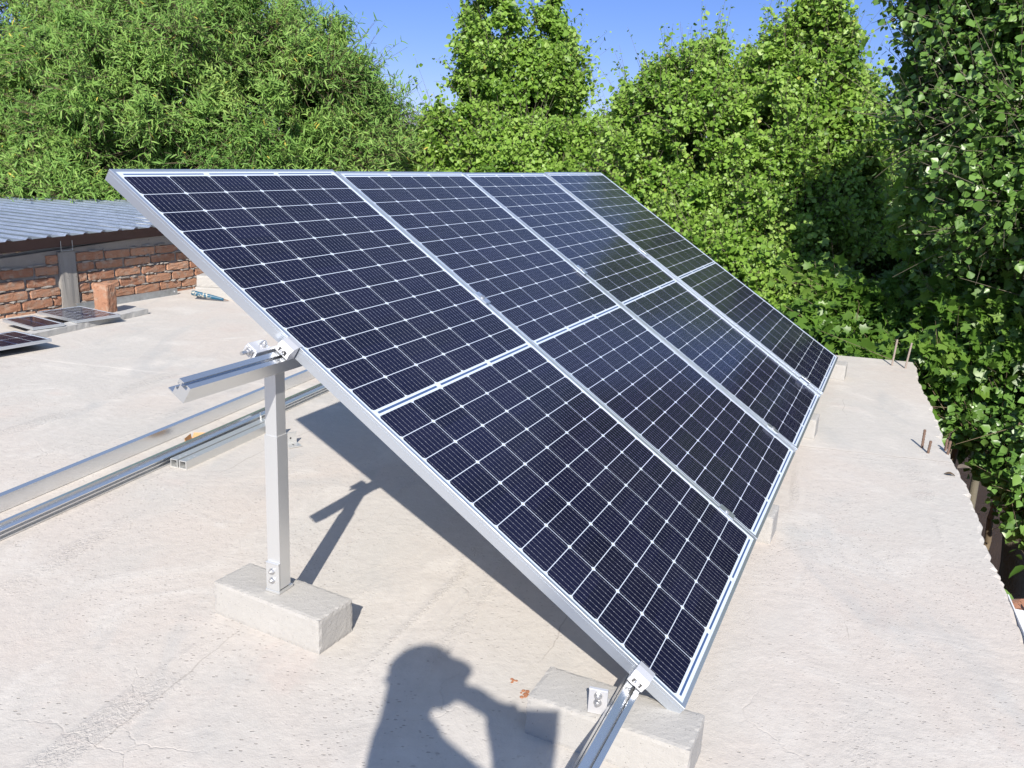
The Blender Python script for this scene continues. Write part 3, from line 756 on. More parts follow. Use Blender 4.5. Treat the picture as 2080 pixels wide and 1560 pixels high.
# ------------------------------------------------------------------ odds and ends on the left of the slab
# long concrete bar
def bar(a, b, w, h, mat, name, label, cat, lean=0.0):
    a = Vector((*a, 0)); b = Vector((*b, 0)); d = (b-a).normalized(); x = Vector((d.y, -d.x, 0)); L = (b-a).length
    bm = bmesh.new(); n = max(2, int(L/0.03))
    vs = []
    for i in range(n+1):
        j = lambda s: random.gauss(0, s)
        y = L*i/n
        vs.append([bm.verts.new((-w/2+j(.001), y, 0)), bm.verts.new((w/2+j(.001), y, 0)), bm.verts.new((w/2-.002+j(.0012), y, h+j(.0012))), bm.verts.new((-w/2+.002+j(.0012), y, h+j(.0012)))])
    for p, q in zip(vs, vs[1:]):
        for k in range(4): bm.faces.new((p[k], p[(k+1) % 4], q[(k+1) % 4], q[k]))
    bm.faces.new(vs[0][::-1]); bm.faces.new(vs[-1])
    o = obj(name, bm, mat); o.matrix_world = basis(x, d, Z3, a)
    return tag(o, label, cat)
bar((-3.50, 4.68), (-2.925, 6.535), 0.11, 0.042, MAT['curb'], 'concrete_bar', 'long low concrete bar lying on the slab below the standing brick', 'concrete bar')
# galvanised channel
bm = bmesh.new(); add_prism(bm, [(0, 0), (0.03, 0), (0.03, 0.003), (0.003, 0.003), (0.003, 0.052), (0.024, 0.052), (0.024, 0.055), (0, 0.055)], 0, 1.02)
a = Vector((-3.42, 6.50, 0)); b = Vector((-3.005, 7.43, 0)); d = (b-a).normalized()
root = empty('steel_channel', a, 'galvanised steel channel lying along the foot of the brick wall', 'channel'); root.matrix_world = basis(Vector((-d.y, d.x, 0)), d, Z3, a)
obj('channel', bm, MAT['galv'], root)
bm = bmesh.new(); add_cyl(bm, (-0.0004, 0.985, 0.032), (0.0, 0.985, 0.032), 0.006, n=12); obj('hole', bm, MAT['white_paint'], root)
# standing brick
bm = bmesh.new(); lay = bm.verts.layers.float.new('tint')
brick_mesh(bm, lay, -0.062, -0.0525, 0, 0.125, 0.105, 0.235, 0.35, 0.0022, 7)
o = obj('standing_brick', bm, MAT['brick']); o.location = (-3.175, 6.46, 0.0); o.rotation_euler = (0.0, 0.0, -0.25)
tag(o, 'single red brick stood on end at the top of the concrete bar', 'brick')
# concrete blocks against the wall with the blue handle
sb_me = make_block_mesh(0.40, 0.15, 0.098, 0.0005, (16, 6, 6))
for i in range(2):
    o = bpy.data.objects.new('concrete_block', sb_me); COL.objects.link(o)
    o.location = (-2.80 + 0.012*i, 7.31 + 0.01*i, 0.0995*i); o.rotation_euler = (0, 0, -0.02+0.03*i)
    tag(o, ('lower slab-like concrete block of the pair behind the blue handle', 'upper slab-like concrete block of the pair behind the blue handle')[i], 'block', 'concrete blocks stacked by the brick wall')
# blue handle
N = NT('chipped_blue_paint'); v = N.coord(); ch_ = N.noise(N.map(v, (1, 1, 1)), 60, 4, 0.6)
sepx = N.n('ShaderNodeSeparateXYZ'); N.put(sepx.inputs[0], v)
chip = N.math('MULTIPLY', N.ss(ch_, 0.52, 0.56), N.math('SUBTRACT', 1.0, N.ss(sepx.outputs[0], 0.13, 0.20)))
MAT['blue'] = N.set(Base_Color=N.mix(chip, (0.006, 0.075, 0.135), (0.40, 0.37, 0.30)), Roughness=0.45)
h0 = Vector((-2.80, 7.22, 0.062)); h1 = Vector((-2.47, 7.20, 0.012))
root = empty('tool_handle', h0, 'chipped blue paint tool handle leaning on the stacked concrete blocks', 'tool handle')
d = (h1-h0).normalized(); y = Z3.cross(d).normalized(); root.matrix_world = basis(d, y, d.cross(y), h0)
bm = bmesh.new(); Lh = (h1-h0).length; prv = None
prof = [(0, .006), (.006, .019), (.02, .023), (.10, .022), (.18, .019), (.25, .014), (Lh-.05, .011), (Lh-.045, .006)]
for (x, r) in prof:
    ring = [bm.verts.new((x, math.cos(2*math.pi*i/14)*r*0.75, math.sin(2*math.pi*i/14)*r)) for i in range(14)]
    if prv:
        for i in range(14): bm.faces.new((prv[i], prv[(i+1) % 14], ring[(i+1) % 14], ring[i]))
    else: bm.faces.new(ring[::-1])
    prv = ring
bm.faces.new(prv); obj('grip', bm, MAT['blue'], root, smooth=True)
bm = bmesh.new(); add_cyl(bm, (Lh-.052, 0, 0), (Lh-.012, 0, 0), .0055, .0045, 10); add_cyl(bm, (Lh-.012, 0, 0), (Lh, 0, 0), .0045, .001, 10); obj('tip', bm, MAT['rust'], root)
# cardboard scrap: a torn open carton corner
bm = bmesh.new()
P = [Vector(p) for p in ((0, 0, 0), (.12, .03, 0), (.10, .15, 0), (-.02, .12, 0))]
def quad(*ps):
    f = bm.faces.new([bm.verts.new(p) for p in ps]); return f
quad(P[0], P[1], P[2], P[3])
for a_i, b_i, out, hh in ((0, 1, Vector((.01, -.03, .035)), 1), (1, 2, Vector((.02, .01, .05)), 1), (2, 3, Vector((.01, .02, .05)), 1), (3, 0, Vector((-.012, 0, .045)), 1)):
    quad(P[a_i], P[b_i], P[b_i]+out, P[a_i]+out)
bmesh.ops.remove_doubles(bm, verts=bm.verts[:], dist=1e-4)
bmesh.ops.solidify(bm, geom=bm.faces[:], thickness=0.003)
o = obj('cardboard_scrap', bm, MAT['cardboard']); o.location = (-1.478, 3.655, 0.003); o.scale = (.5, .6, .55); o.rotation_euler = (0, 0, -0.15); tag(o, 'torn brown cardboard scrap lying between the two loose rails', 'cardboard')

# small solar panels leaning on the concrete bar
def small_panel(p, yaw, w, l, tilt, label, cols, rows):
    root = empty('small_solar_panel', label=label, cat='solar panel', group='small solar panels on the concrete bar')
    root.matrix_world = Matrix.Translation(p) @ Matrix.Rotation(yaw, 4, 'Z') @ Matrix.Rotation(tilt, 4, 'X')
    obj('frame', frame_bm(w, l, 0.022, 0.010), MAT['alu'], root)
    m = cell_mat(w, l, cols, rows, 0.016, 0.018, 0.003, 0.003, 3, 'small_cells_%d_%d' % (cols, rows))
    obj('cell_sheet', laminate_bm(w, l), m, root)
    return root
def panel_at(A, B, D, z0, z1, label, cols, rows):
    """A nearest-wall corner, B along the far side, D along the near side (x,y); far edge at height z0, front edge at z1"""
    A = Vector((*A, z0)); B = Vector((*B, z0)); D = Vector((*D, z1))
    y = (B-A).normalized(); x = (D-A).normalized(); n = x.cross(y).normalized(); y = n.cross(x)
    w, l = (D-A).length, (B-A).length
    root = empty('small_solar_panel', label=label, cat='solar panel', group='small solar panels on the concrete bar')
    root.matrix_world = basis(x, y, n, A)
    obj('frame', frame_bm(w, l, 0.020, 0.009), MAT['alu'], root)
    obj('cell_sheet', laminate_bm(w, l), cell_mat(w, l, cols, rows, 0.014, 0.016, 0.003, 0.003, 3, 'small_cells_%d_%d' % (cols, rows)), root)
panel_at((-3.522, 6.12), (-3.426, 6.442), (-3.094, 5.858), 0.060, 0.066, 'upper small solar panel with a fine cell grid beside the standing brick', 5, 5)
panel_at((-3.589, 5.804), (-3.525, 6.009), (-3.243, 5.568), 0.060, 0.066, 'middle small solar panel, a plain dark square in a pale frame', 1, 1)
panel_at((-3.50, 5.09), (-3.40, 5.50), (-3.16, 4.90), 0.064, 0.068, 'small solar panel cut off by the picture edge, nearest to the camera', 2, 2)

# rebar stubs
def rebar(p, h, lean, mat, label):
    bm = bmesh.new(); p0 = Vector((0, 0, -0.05)); p1 = Vector((lean[0]*h, lean[1]*h, h))
    add_cyl(bm, p0, p1, 0.0062, n=10)
    n = int(h/0.009)
    for i in range(n):
        c = p0.lerp(p1, (i+.5)/n); t = (p1-p0).normalized()*0.0014 + Vector((0, 0, .0007))
        add_cyl(bm, c-t, c+t, 0.0074, n=10)
    o = obj('rebar', bm, mat); o.location = p; tag(o, label, 'rebar', 'rebar stubs along the slab edge')
rebar((2.129, 4.163, 0), 0.098, (0.0, 0.05), MAT['rust'], 'tallest brown rebar stub of the four near the cold joint')
rebar((2.121, 4.085, 0), 0.066, (0.08, -0.02), MAT['rust'], 'short rusty rebar stub in front of the tallest one')
rebar((2.239, 4.142, 0), 0.060, (0.0, 0.02), MAT['rust'], 'rusty rebar stub behind its twin at the very slab edge')
rebar((2.222, 4.085, 0), 0.070, (0.04, -0.02), MAT['rust'], 'thick rusty rebar stub standing on the very slab edge')
rebar((2.764, 6.055, 0), 0.195, (0.06, 0.03), MAT['rebar_grey'], 'cement grey rebar stub at the far corner, farther from the slab edge')
rebar((2.829, 5.985, 0), 0.190, (0.10, 0.0), MAT['rebar_grey'], 'cement grey rebar stub closest to the far slab corner')

# white folded sheet channel hanging off the edge
bm = bmesh.new(); add_prism(bm, [(0, 0), (0.09, 0), (0.09, 0.05), (0.086, 0.05), (0.086, 0.004), (0.004, 0.004), (0.004, 0.05), (0, 0.05)], -0.9, 0.0)
o = obj('drain_channel', bm, MAT['white_paint']); dd = Vector((0.351, 0.936, -0.05)).normalized(); o.matrix_world = basis(Vector((dd.y, -dd.x, 0)).normalized(), dd, Vector((dd.y, -dd.x, 0)).normalized().cross(dd), Vector((1.725, 2.625, -0.055)))
tag(o, 'white sheet metal drain channel below the right slab edge', 'drain')
bm = bmesh.new(); lay = bm.verts.layers.float.new('tint'); brick_mesh(bm, lay, -0.08, -0.05, -0.03, 0.16, 0.10, 0.05, 0.0, 0.004, 4)
o = obj('edge_brick', bm, MAT['brick']); o.location = (1.79, 2.66, -0.085); o.rotation_euler = (0, 0, 0.3); tag(o, 'brown brick under the end of the white drain channel', 'brick')

# brick crumbs, yellow leaf, dry leaf litter
def splat(name, c, r, mat, label, cat, n=9, z=0.0):
    bm = bmesh.new()
    for k in range(n):
        a = random.uniform(0, 6.28); q = random.random()**1.3*r*1.6; s = random.uniform(.0015, .006) if k else r*0.55
        g = bmesh.ops.create_icosphere(bm, subdivisions=2, radius=1, matrix=Matrix.Translation((math.cos(a)*q*(k > 0), math.sin(a)*q*(k > 0), 0.0008)) @ Matrix.Rotation(a, 4, 'Z') @ Matrix.Diagonal((s*random.uniform(.8, 1.4), s, min(s*.5, .003), 1)))
        for v in g['verts']: v.co.x += random.uniform(-.18, .18)*s; v.co.y += random.uniform(-.18, .18)*s
    o = obj(name, bm, mat); o.location = (c[0], c[1], z); return tag(o, label, cat, 'crushed brick crumbs on the slab')
splat('brick_crumb', (0.078, 1.925), 0.012, MAT['crumb'], 'larger crushed orange brick crumb beside the front block corner', 'brick crumb', 14)
splat('brick_crumb', (0.045, 1.985), 0.007, MAT['crumb'], 'smaller crushed orange brick crumb a little behind the larger one', 'brick crumb', 6)
def fallen_leaf(p, s, yaw, col, label):
    N = NT('dry_leaf'); m = N.set(Base_Color=N.mix(N.noise(N.coord(), 120, 3), col, tuple(c*.6 for c in col)), Roughness=.7)
    bm = bmesh.new(); n = 8; L_, R_, C_ = [], [], []
    for i in range(n+1):
        t = i/n; w = math.sin(math.pi*t**.8)*.36
        z = .15*math.sin(math.pi*t)
        L_.append(bm.verts.new((t, w, z+.10))); R_.append(bm.verts.new((t, -w, z+.08))); C_.append(bm.verts.new((t, 0, z)))
    for i in range(n): bm.faces.new((L_[i], L_[i+1], C_[i+1], C_[i])); bm.faces.new((C_[i], C_[i+1], R_[i+1], R_[i]))
    o = obj('fallen_leaf', bm, m); o.location = p; o.scale = (s, s, s); o.rotation_euler = (0, 0, yaw); tag(o, label, 'leaf', 'fallen leaves on the slab')
fallen_leaf((-1.62, 5.32, 0.002), 0.055, 0.1, (0.45, 0.36, 0.07), 'small yellow leaf lying on the slab behind the upper rail')
fallen_leaf((2.06, 3.78, 0.002), 0.045, -0.5, (0.12, 0.085, 0.055), 'dry brown leaf lying on the slab before the rebar stubs')
fallen_leaf((2.16, 3.86, 0.002), 0.07, 0.05, (0.15, 0.12, 0.09), 'dry grey brown leaf lying close to the slab edge near the rebar')

# ------------------------------------------------------------------ foliage
def arrays_mesh(name, V, F, tint=None):
    me = bpy.data.meshes.new(name); k = F.shape[1]
    me.vertices.add(len(V)); me.vertices.foreach_set('co', V.astype(np.float32).ravel())
    me.loops.add(F.size); me.loops.foreach_set('vertex_index', F.astype(np.int32).ravel())
    me.polygons.add(len(F)); me.polygons.foreach_set('loop_start', np.arange(0, F.size, k, dtype=np.int32)); me.polygons.foreach_set('loop_total', np.full(len(F), k, np.int32))
    if tint is not None:
        a = me.attributes.new('tint', 'FLOAT', 'POINT'); a.data.foreach_set('value', tint.astype(np.float32))
    me.update(); me.validate(); return me
SUNV = np.array(tuple(SUN))
def unit(a): return a / np.maximum(np.linalg.norm(a, axis=-1, keepdims=True), 1e-9)
LEAF_POPLAR = (np.array([(0, 0, 0), (-.34, .14, .06), (-.50, .40, .09), (-.22, .78, .03), (0, 1.0, -.06), (.22, .78, .03), (.50, .40, .09), (.34, .14, .06), (0, .5, -.02)]), [(0, 8, 2, 1), (8, 4, 3, 2), (0, 7, 6, 8), (8, 6, 5, 4)])
LEAF_STRIP = (np.array([(-.5, 0, 0), (.5, 0, 0), (-.65, .5, .0), (.65, .5, 0), (-.25, 1.0, -.16), (.25, 1.0, -.16)]), [(0, 1, 3, 2), (2, 3, 5, 4)])
def _mul():
    pts = [(0, 0, 0), (-.22, -.06, .02), (-.52, .10, .06), (-.36, .30, .03), (-.48, .56, .05), (-.20, .56, .0), (-.08, .72, 0), (0, 1.05, -.08), (.08, .72, 0), (.20, .56, 0), (.48, .56, .05), (.36, .30, .03), (.52, .10, .06), (.22, -.06, .02), (0, .32, -.03)]
    return np.array(pts), [(0, 14, 2, 1), (14, 4, 3, 2), (14, 6, 5, 4), (14, 8, 7, 6), (14, 10, 9, 8), (14, 12, 11, 10), (14, 0, 13, 12)]
LEAF_LOBED = _mul()
def leaves(pos, ydir, nrm, size, width, tint, leaf):
    """place N copies of a leaf: y along ydir, z near nrm"""
    T, Fq = leaf; n = len(pos)
    y = unit(ydir); x = unit(np.cross(y, nrm)); z = np.cross(x, y)
    V = pos[:, None, :] + size[:, None, None]*(x[:, None, :]*(T[None, :, 0:1]*width) + y[:, None, :]*T[None, :, 1:2] + z[:, None, :]*T[None, :, 2:3])
    F = np.array(Fq)[None] + (np.arange(n)*len(T))[:, None, None]
    return V.reshape(-1, 3), F.reshape(-1, 4), np.repeat(tint, len(T))
def tubes(P0, P1, r0, r1, sides=4):
    n = len(P0); d = unit(P1-P0); ref = np.where(np.abs(d[:, 2:3]) > .9, np.array([[1., 0, 0]]), np.array([[0, 0, 1.]]))
    a = unit(np.cross(d, ref)); b = np.cross(d, a)
    ang = np.arange(sides)*2*np.pi/sides; ring = np.cos(ang)[None, :, None]*a[:, None] + np.sin(ang)[None, :, None]*b[:, None]
    V = np.concatenate([P0[:, None]+ring*np.reshape(r0, (-1, 1, 1)), P1[:, None]+ring*np.reshape(r1, (-1, 1, 1))], 1)
    i = np.arange(sides); j = (i+1) % sides
    F = np.stack([i, j, j+sides, i+sides], -1)[None] + (np.arange(n)*2*sides)[:, None, None]
    return V.reshape(-1, 3), F.reshape(-1, 4)

def tree(name, label, ells, base, style, n_clump, per_clump, group, leafmat, barkmat, clump_r, leaf_size, trunk_r=0.10, seed=1, up=0.5, bite=0.0, cat='tree'):
    """ells: list of (centre, (rx, ry, rz)); crown = clumps of shoots spread over the union of the ellipsoids, joined to a tapering trunk by limbs"""
    g = np.random.default_rng(seed)
    C = np.array([tuple(c) for c, r in ells]); Rr = np.array([r for c, r in ells], float)
    vol = Rr.prod(1)**0.75; pick = g.choice(len(ells), n_clump*3, p=vol/vol.sum())
    u = unit(g.normal(size=(n_clump*3, 3))); rad = g.random(n_clump*3)**0.28
    rad = np.where(g.random(n_clump*3) < 0.30, rad*g.random(n_clump*3), rad)
    cl = C[pick] + u*Rr[pick]*rad[:, None]
    # depth inside the union: drop clumps buried deep unless lucky, keep the count
    q = np.min(np.linalg.norm((cl[:, None]-C[None])/Rr[None], axis=2), 1)
    if style == 'mesquite':      # a few pockets without leaves
        hc = C[g.choice(len(ells), 9)] + unit(g.normal(size=(9, 3)))*Rr.mean()*0.75
        inh = (np.linalg.norm(cl[:, None]-hc[None], axis=2) < g.uniform(.28, .5, 9)[None]).any(1); q = np.where(inh, -1.0, q)
    keep = np.argsort(g.random(len(cl)) - (q > .55)*0.6 + (q < 0)*3)[:n_clump]
    cl = cl[keep]; q_ = q[keep]
    center = (C*vol[:, None]).sum(0)/vol.sum()
    # trunk
    root = empty(name, base, label, cat, group); b = np.array(tuple(base))
    top = center + np.array([0, 0, Rr[:, 2].max()*0.5])
    nseg = 14; t = np.linspace(0, 1, nseg)[:, None]
    tr = b*(1-t) + top*t + np.concatenate([np.cumsum(g.normal(0, .035, (nseg, 2)), 0)*(t > 0), np.zeros((nseg, 1))], 1)
    rr = trunk_r*(1-t[:, 0])**0.8 + 0.012
    VV, FF, off = [], [], 0
    def addt(P0, P1, r0, r1, s):
        nonlocal off
        V, F = tubes(P0, P1, r0, r1, s); VV.append(V); FF.append(F+off); off += len(V)
    addt(tr[:-1], tr[1:], rr[:-1], rr[1:], 10)
    # limbs: every clump hangs on a bent limb from the trunk below it
    nodes = [tuple(p) for p in tr[1:]]; nr_ = list(rr[1:]); order = np.argsort(np.linalg.norm((cl-center)*np.array([1, 1, .4]), axis=1))
    nodes_a = np.array(nodes); rad_a = np.array(nr_)
    P0, PM, P1, RA, RB = [], [], [], [], []
    for i in order:
        c = cl[i]; dv = c-nodes_a; dist = np.linalg.norm(dv, axis=1)
        cost = dist*(1+0.9*np.clip(-dv[:, 2]/np.maximum(dist, 1e-6)+.15, 0, 1)) - 1.2*np.minimum(rad_a, .06)
        q = int(np.argmin(cost)); r1 = max(.003, rad_a[q]*.5)
        P0.append(nodes_a[q]); P1.append(c); PM.append((nodes_a[q]+c)/2 + np.array([0, 0, -.08])*dist[q] + g.normal(0, .05, 3)*dist[q]); RA.append(min(rad_a[q]*.7, .035)); RB.append(min(r1, .022))
        nodes_a = np.vstack([nodes_a, PM[-1], c]); rad_a = np.append(rad_a, [(RA[-1]+RB[-1])/2, RB[-1]])
    P0, PM, P1, RA, RB = map(np.array, (P0, PM, P1, RA, RB))
    addt(P0, PM, RA, (RA+RB)/2, 5); addt(PM, P1, (RA+RB)/2, RB, 5)
    # shoots
    ns = max(4, per_clump // (9 if style != 'mesquite' else 11)); N = len(cl)*ns
    ci = np.repeat(np.arange(len(cl)), ns)
    outw = unit(cl-center)[ci]
    sd = unit(g.normal(size=(N, 3))*0.85 + outw*0.55 + np.array([0, 0, up]))
    cr = clump_r*np.clip(g.lognormal(-.05, .38, len(cl)), .45, 2.0)[ci]
    s0 = cl[ci] + unit(g.normal(size=(N, 3)))*cr[:, None]*g.random((N, 1))*0.35
    ln = cr*g.uniform(.5, 1.15, N)
    spr = (g.random(N) < 0.07) & (q_[ci] > .6); ln = np.where(spr, ln*(g.uniform(1.2, 1.7, N) if style == 'mesquite' else g.uniform(1.5, 2.3, N)), ln); sd = np.where(spr[:, None], unit(sd*.35 + outw*.6 + np.array([0, 0, .7])), sd)
    s1 = s0 + sd*ln[:, None]
    if style == 'mesquite': s1[:, 2] -= 0.20*ln
    addt(s0, s1, np.full(N, .0032), np.full(N, .0014), 3)
    trunk_me = arrays_mesh('trunk', np.concatenate(VV)-b, np.concatenate(FF))
    link_mesh('trunk', trunk_me, barkmat, root)
    # leaves
    nl = max(3, per_clump//ns); si = np.repeat(np.arange(N), nl); n = len(si)
    tt = g.uniform(.15, 1.06, n); ax = unit(s1-s0)[si]
    p = s0[si] + (s1-s0)[si]*tt[:, None]
    side = unit(np.cross(ax, g.normal(size=(n, 3))))
    ctint = g.normal(0, .16, len(cl))[ci][si]
    tint = np.clip(0.48 + ctint + g.normal(0, .17, n), 0, .955)
    if style == 'mesquite':
        yd = unit(side*0.95 + ax*0.6 + g.normal(size=(n, 3))*.25); nr = unit(g.normal(size=(n, 3))*0.45 + np.array([0, 0, .35]) + SUNV*.9)
        sz = leaf_size*g.uniform(.6, 1.25, n); wd = 0.15; lf = LEAF_STRIP
        pods = g.random(n) < 0.006; tint[pods] = 1.0
    else:
        yd = unit(side*0.8 + ax*0.25 + np.array([0, 0, -.30]) + g.normal(size=(n, 3))*.35)
        nr = unit(g.normal(size=(n, 3))*0.62 + outw[si]*0.2 + np.array([0, 0, .25]) + SUNV*0.85)
        p = p + side*leaf_size*0.35
        sz = leaf_size*np.clip(g.lognormal(-.05, .33, n), .4, 1.9)*(1.12-0.35*tt); wd = 0.95; lf = LEAF_LOBED if style == 'lobed' else LEAF_POPLAR
        if style == 'poplar': tint[g.random(n) < 0.003] = 1.0
    V, F, T = leaves(p, yd, nr, sz, wd, tint, lf)
    crown = arrays_mesh('crown', V-b, F, T)
    link_mesh('crown', crown, leafmat, root)
    return root
PXM = lambda Y: Y/F_PX
def ell(px, py, Y, rx, rz, ry=None):
    k = PXM(Y)*1.03
    return (at(px, py, Y), (rx*k, (ry if ry else (rx+rz)/2)*k, rz*k))
GZ = -3.0
def foot(px, Y, dx=0):
    q = at(px, 400, Y); return Vector((q.x+dx, q.y, GZ))
GM, GP = 'feathery mesquite trees', 'bright green poplars beyond the slab'
# feathery trees over the corrugated roof
tree('mesquite_tree', 'big feathery mesquite tree overhanging the corrugated metal roof', [ell(395, 225, 11.2, 355, 228), ell(470, 190, 11.7, 180, 110), ell(320, 120, 11.7, 180, 120), ell(650, 255, 11.0, 112, 118), ell(210, 330, 10.0, 150, 85), ell(420, 330, 10.2, 170, 75), ell(80, 392, 9.6, 120, 40), ell(220, 390, 9.8, 110, 38), ell(-30, 385, 9.6, 90, 50), ell(690, 300, 11, 110, 90), ell(560, 330, 10.4, 140, 70)],
     foot(370, 11.6), 'mesquite', 520, 900, GM, MAT['mesquite'], MAT['twig'], 0.33, 0.074, 0.15, 3, 0.25)
tree('mesquite_tree', 'darker feathery mesquite tree at the upper left edge of the picture', [ell(40, 90, 13, 250, 190), ell(-120, 250, 12, 180, 200), ell(40, 270, 12.4, 130, 120), ell(230, -60, 13, 200, 110)],
     foot(10, 13.2), 'mesquite', 240, 800, GM, MAT['mesquite'], MAT['twig'], 0.42, 0.088, 0.15, 5, 0.25)
tree('mesquite_tree', 'small distant feathery mesquite tree between the big one and the poplars', [ell(845, 345, 17, 60, 55), ell(770, 355, 17, 70, 60), ell(900, 365, 17, 60, 55)],
     foot(830, 17.3), 'mesquite', 100, 500, GM, MAT['mesquite'], MAT['twig'], 0.36, 0.10, 0.10, 8, 0.3)
# poplars
tree('poplar_tree', 'tall twin-topped poplar rising from behind the middle of the array', [ell(1003, 75, 13, 42, 120), ell(1112, 125, 13.1, 40, 85), ell(1114, 20, 13.1, 7, 45), ell(1055, 195, 13, 98, 75), ell(985, 150, 13, 50, 70), ell(1010, -40, 13, 28, 60), ell(1130, 190, 13, 45, 50)],
     foot(1070, 13.1), 'poplar', 250, 260, GP, MAT['poplar'], MAT['bark'], 0.21, 0.060, 0.11, 13, 0.9)
tree('poplar_tree', 'low bushy poplar growth around the foot of the twin-topped tree', [ell(945, 305, 12.0, 85, 75), ell(1085, 330, 11.8, 110, 65), ell(1190, 320, 11.9, 75, 70), ell(885, 335, 12.0, 50, 70), ell(1010, 380, 11.6, 150, 60)],
     foot(1040, 12.2), 'poplar', 230, 250, GP, MAT['poplar'], MAT['bark'], 0.24, 0.055, 0.08, 17, 0.6)
tree('poplar_tree', 'round-topped poplar standing left of the highest bright one', [ell(1400, 320, 10.7, 120, 190), ell(1300, 350, 10.7, 85, 150), ell(1400, 480, 10.3, 170, 120), ell(1480, 330, 10.6, 60, 150), ell(1345, 180, 10.7, 45, 50)],
     foot(1380, 10.9), 'poplar', 400, 300, GP, MAT['poplar'], MAT['bark'], 0.24, 0.049, 0.10, 19, 0.75)
tree('poplar_tree', 'highest bright poplar, pointed, behind the far right end of the array', [ell(1645, 185, 10.2, 72, 150), ell(1655, 45, 10.2, 18, 50), ell(1560, 300, 10.0, 80, 150), ell(1705, 370, 10.0, 70, 140), ell(1600, 470, 9.7, 150, 110), ell(1575, 140, 10.2, 26, 55), ell(1745, 250, 10.2, 20, 70)],
     foot(1640, 10.4), 'poplar', 440, 300, GP, MAT['poplar'], MAT['bark'], 0.24, 0.049, 0.11, 23, 0.8)
tree('poplar_shrub', 'low leafy poplar shrub directly beyond the far slab edge', [ell(1500, 560, 9.2, 130, 80), ell(1600, 610, 8.9, 110, 70), ell(1440, 520, 9.6, 110, 60)],
     foot(1540, 9.4), 'poplar', 190, 220, GP, MAT['poplar'], MAT['bark'], 0.22, 0.050, 0.05, 29, 0.4, cat='shrub')
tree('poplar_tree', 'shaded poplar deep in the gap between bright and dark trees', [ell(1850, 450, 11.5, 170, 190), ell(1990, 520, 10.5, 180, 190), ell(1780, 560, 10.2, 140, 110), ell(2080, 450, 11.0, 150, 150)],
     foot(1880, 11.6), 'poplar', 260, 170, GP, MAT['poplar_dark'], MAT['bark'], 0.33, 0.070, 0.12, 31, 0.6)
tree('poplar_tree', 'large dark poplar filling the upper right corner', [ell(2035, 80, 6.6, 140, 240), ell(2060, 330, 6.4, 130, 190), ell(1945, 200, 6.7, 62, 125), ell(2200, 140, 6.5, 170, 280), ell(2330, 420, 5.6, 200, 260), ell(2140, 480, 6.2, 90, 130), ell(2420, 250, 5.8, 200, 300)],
     Vector((4.35, 6.6, GZ)), 'poplar', 640, 290, GP, MAT['poplar_dark'], MAT['bark'], 0.27, 0.053, 0.14, 37, 0.35)
tree('leafy_sapling', 'slender leafy sapling standing out before the dark gap', [ell(1862, 420, 7.6, 26, 60), ell(1880, 500, 7.6, 55, 60), ell(1900, 560, 7.5, 60, 50)],
     foot(1885, 7.7), 'poplar', 40, 60, None, MAT['poplar'], MAT['twig'], 0.17, 0.075, 0.02, 41, 0.5, cat='sapling')
tree('mulberry_bush', 'lobed-leaf mulberry bush just beyond the far slab corner', [ell(1770, 690, 7.3, 95, 80), ell(1700, 640, 7.6, 70, 60), ell(1860, 650, 7.4, 80, 70), ell(1800, 760, 7.0, 90, 60)],
     foot(1790, 7.5), 'lobed', 150, 70, 'mulberry bushes', MAT['mulberry'], MAT['twig'], 0.22, 0.100, 0.03, 43, 0.5, cat='bush')
tree('mulberry_bush', 'lobed-leaf mulberry bush at the right edge under the dark poplar', [ell(1985, 640, 6.6, 80, 75), ell(2070, 700, 6.2, 90, 90), ell(1930, 740, 6.4, 60, 60)],
     foot(2000, 6.7), 'lobed', 130, 65, 'mulberry bushes', MAT['mulberry'], MAT['twig'], 0.22, 0.092, 0.03, 47, 0.5, cat='bush')
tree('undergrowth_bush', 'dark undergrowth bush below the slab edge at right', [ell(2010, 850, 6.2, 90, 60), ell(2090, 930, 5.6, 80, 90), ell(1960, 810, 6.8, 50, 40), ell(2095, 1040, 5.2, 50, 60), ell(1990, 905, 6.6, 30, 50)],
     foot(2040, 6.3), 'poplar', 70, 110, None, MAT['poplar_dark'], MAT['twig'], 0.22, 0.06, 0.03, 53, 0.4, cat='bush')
tree('added_shade_shrub', 'added unseen dark shrub mass shading the ground beside the building', [((3.5, 2.7, -1.1), (0.85, 1.7, 0.75)), ((4.6, 3.6, -0.9), (1.0, 1.6, 0.9)), ((3.3, 1.2, -0.9), (0.8, 1.2, 0.7))],
     Vector((3.7, 2.6, GZ)), 'poplar', 150, 200, None, MAT['poplar_dark'], MAT['twig'], 0.32, 0.08, 0.04, 61, 0.4, cat='shrub')  # out-of-view shrub, added to darken the ground below the right slab edge
tree('hedge_tree', 'dense green tree closing the view behind the bright poplars', [ell(1300, 330, 15, 260, 110), ell(1560, 300, 15, 230, 200), ell(1800, 420, 14, 200, 180), ell(1100, 380, 15.5, 260, 80)],
     foot(1500, 15.3), 'poplar', 260, 180, None, MAT['poplar'], MAT['bark'], 0.38, 0.075, 0.12, 59, 0.6)
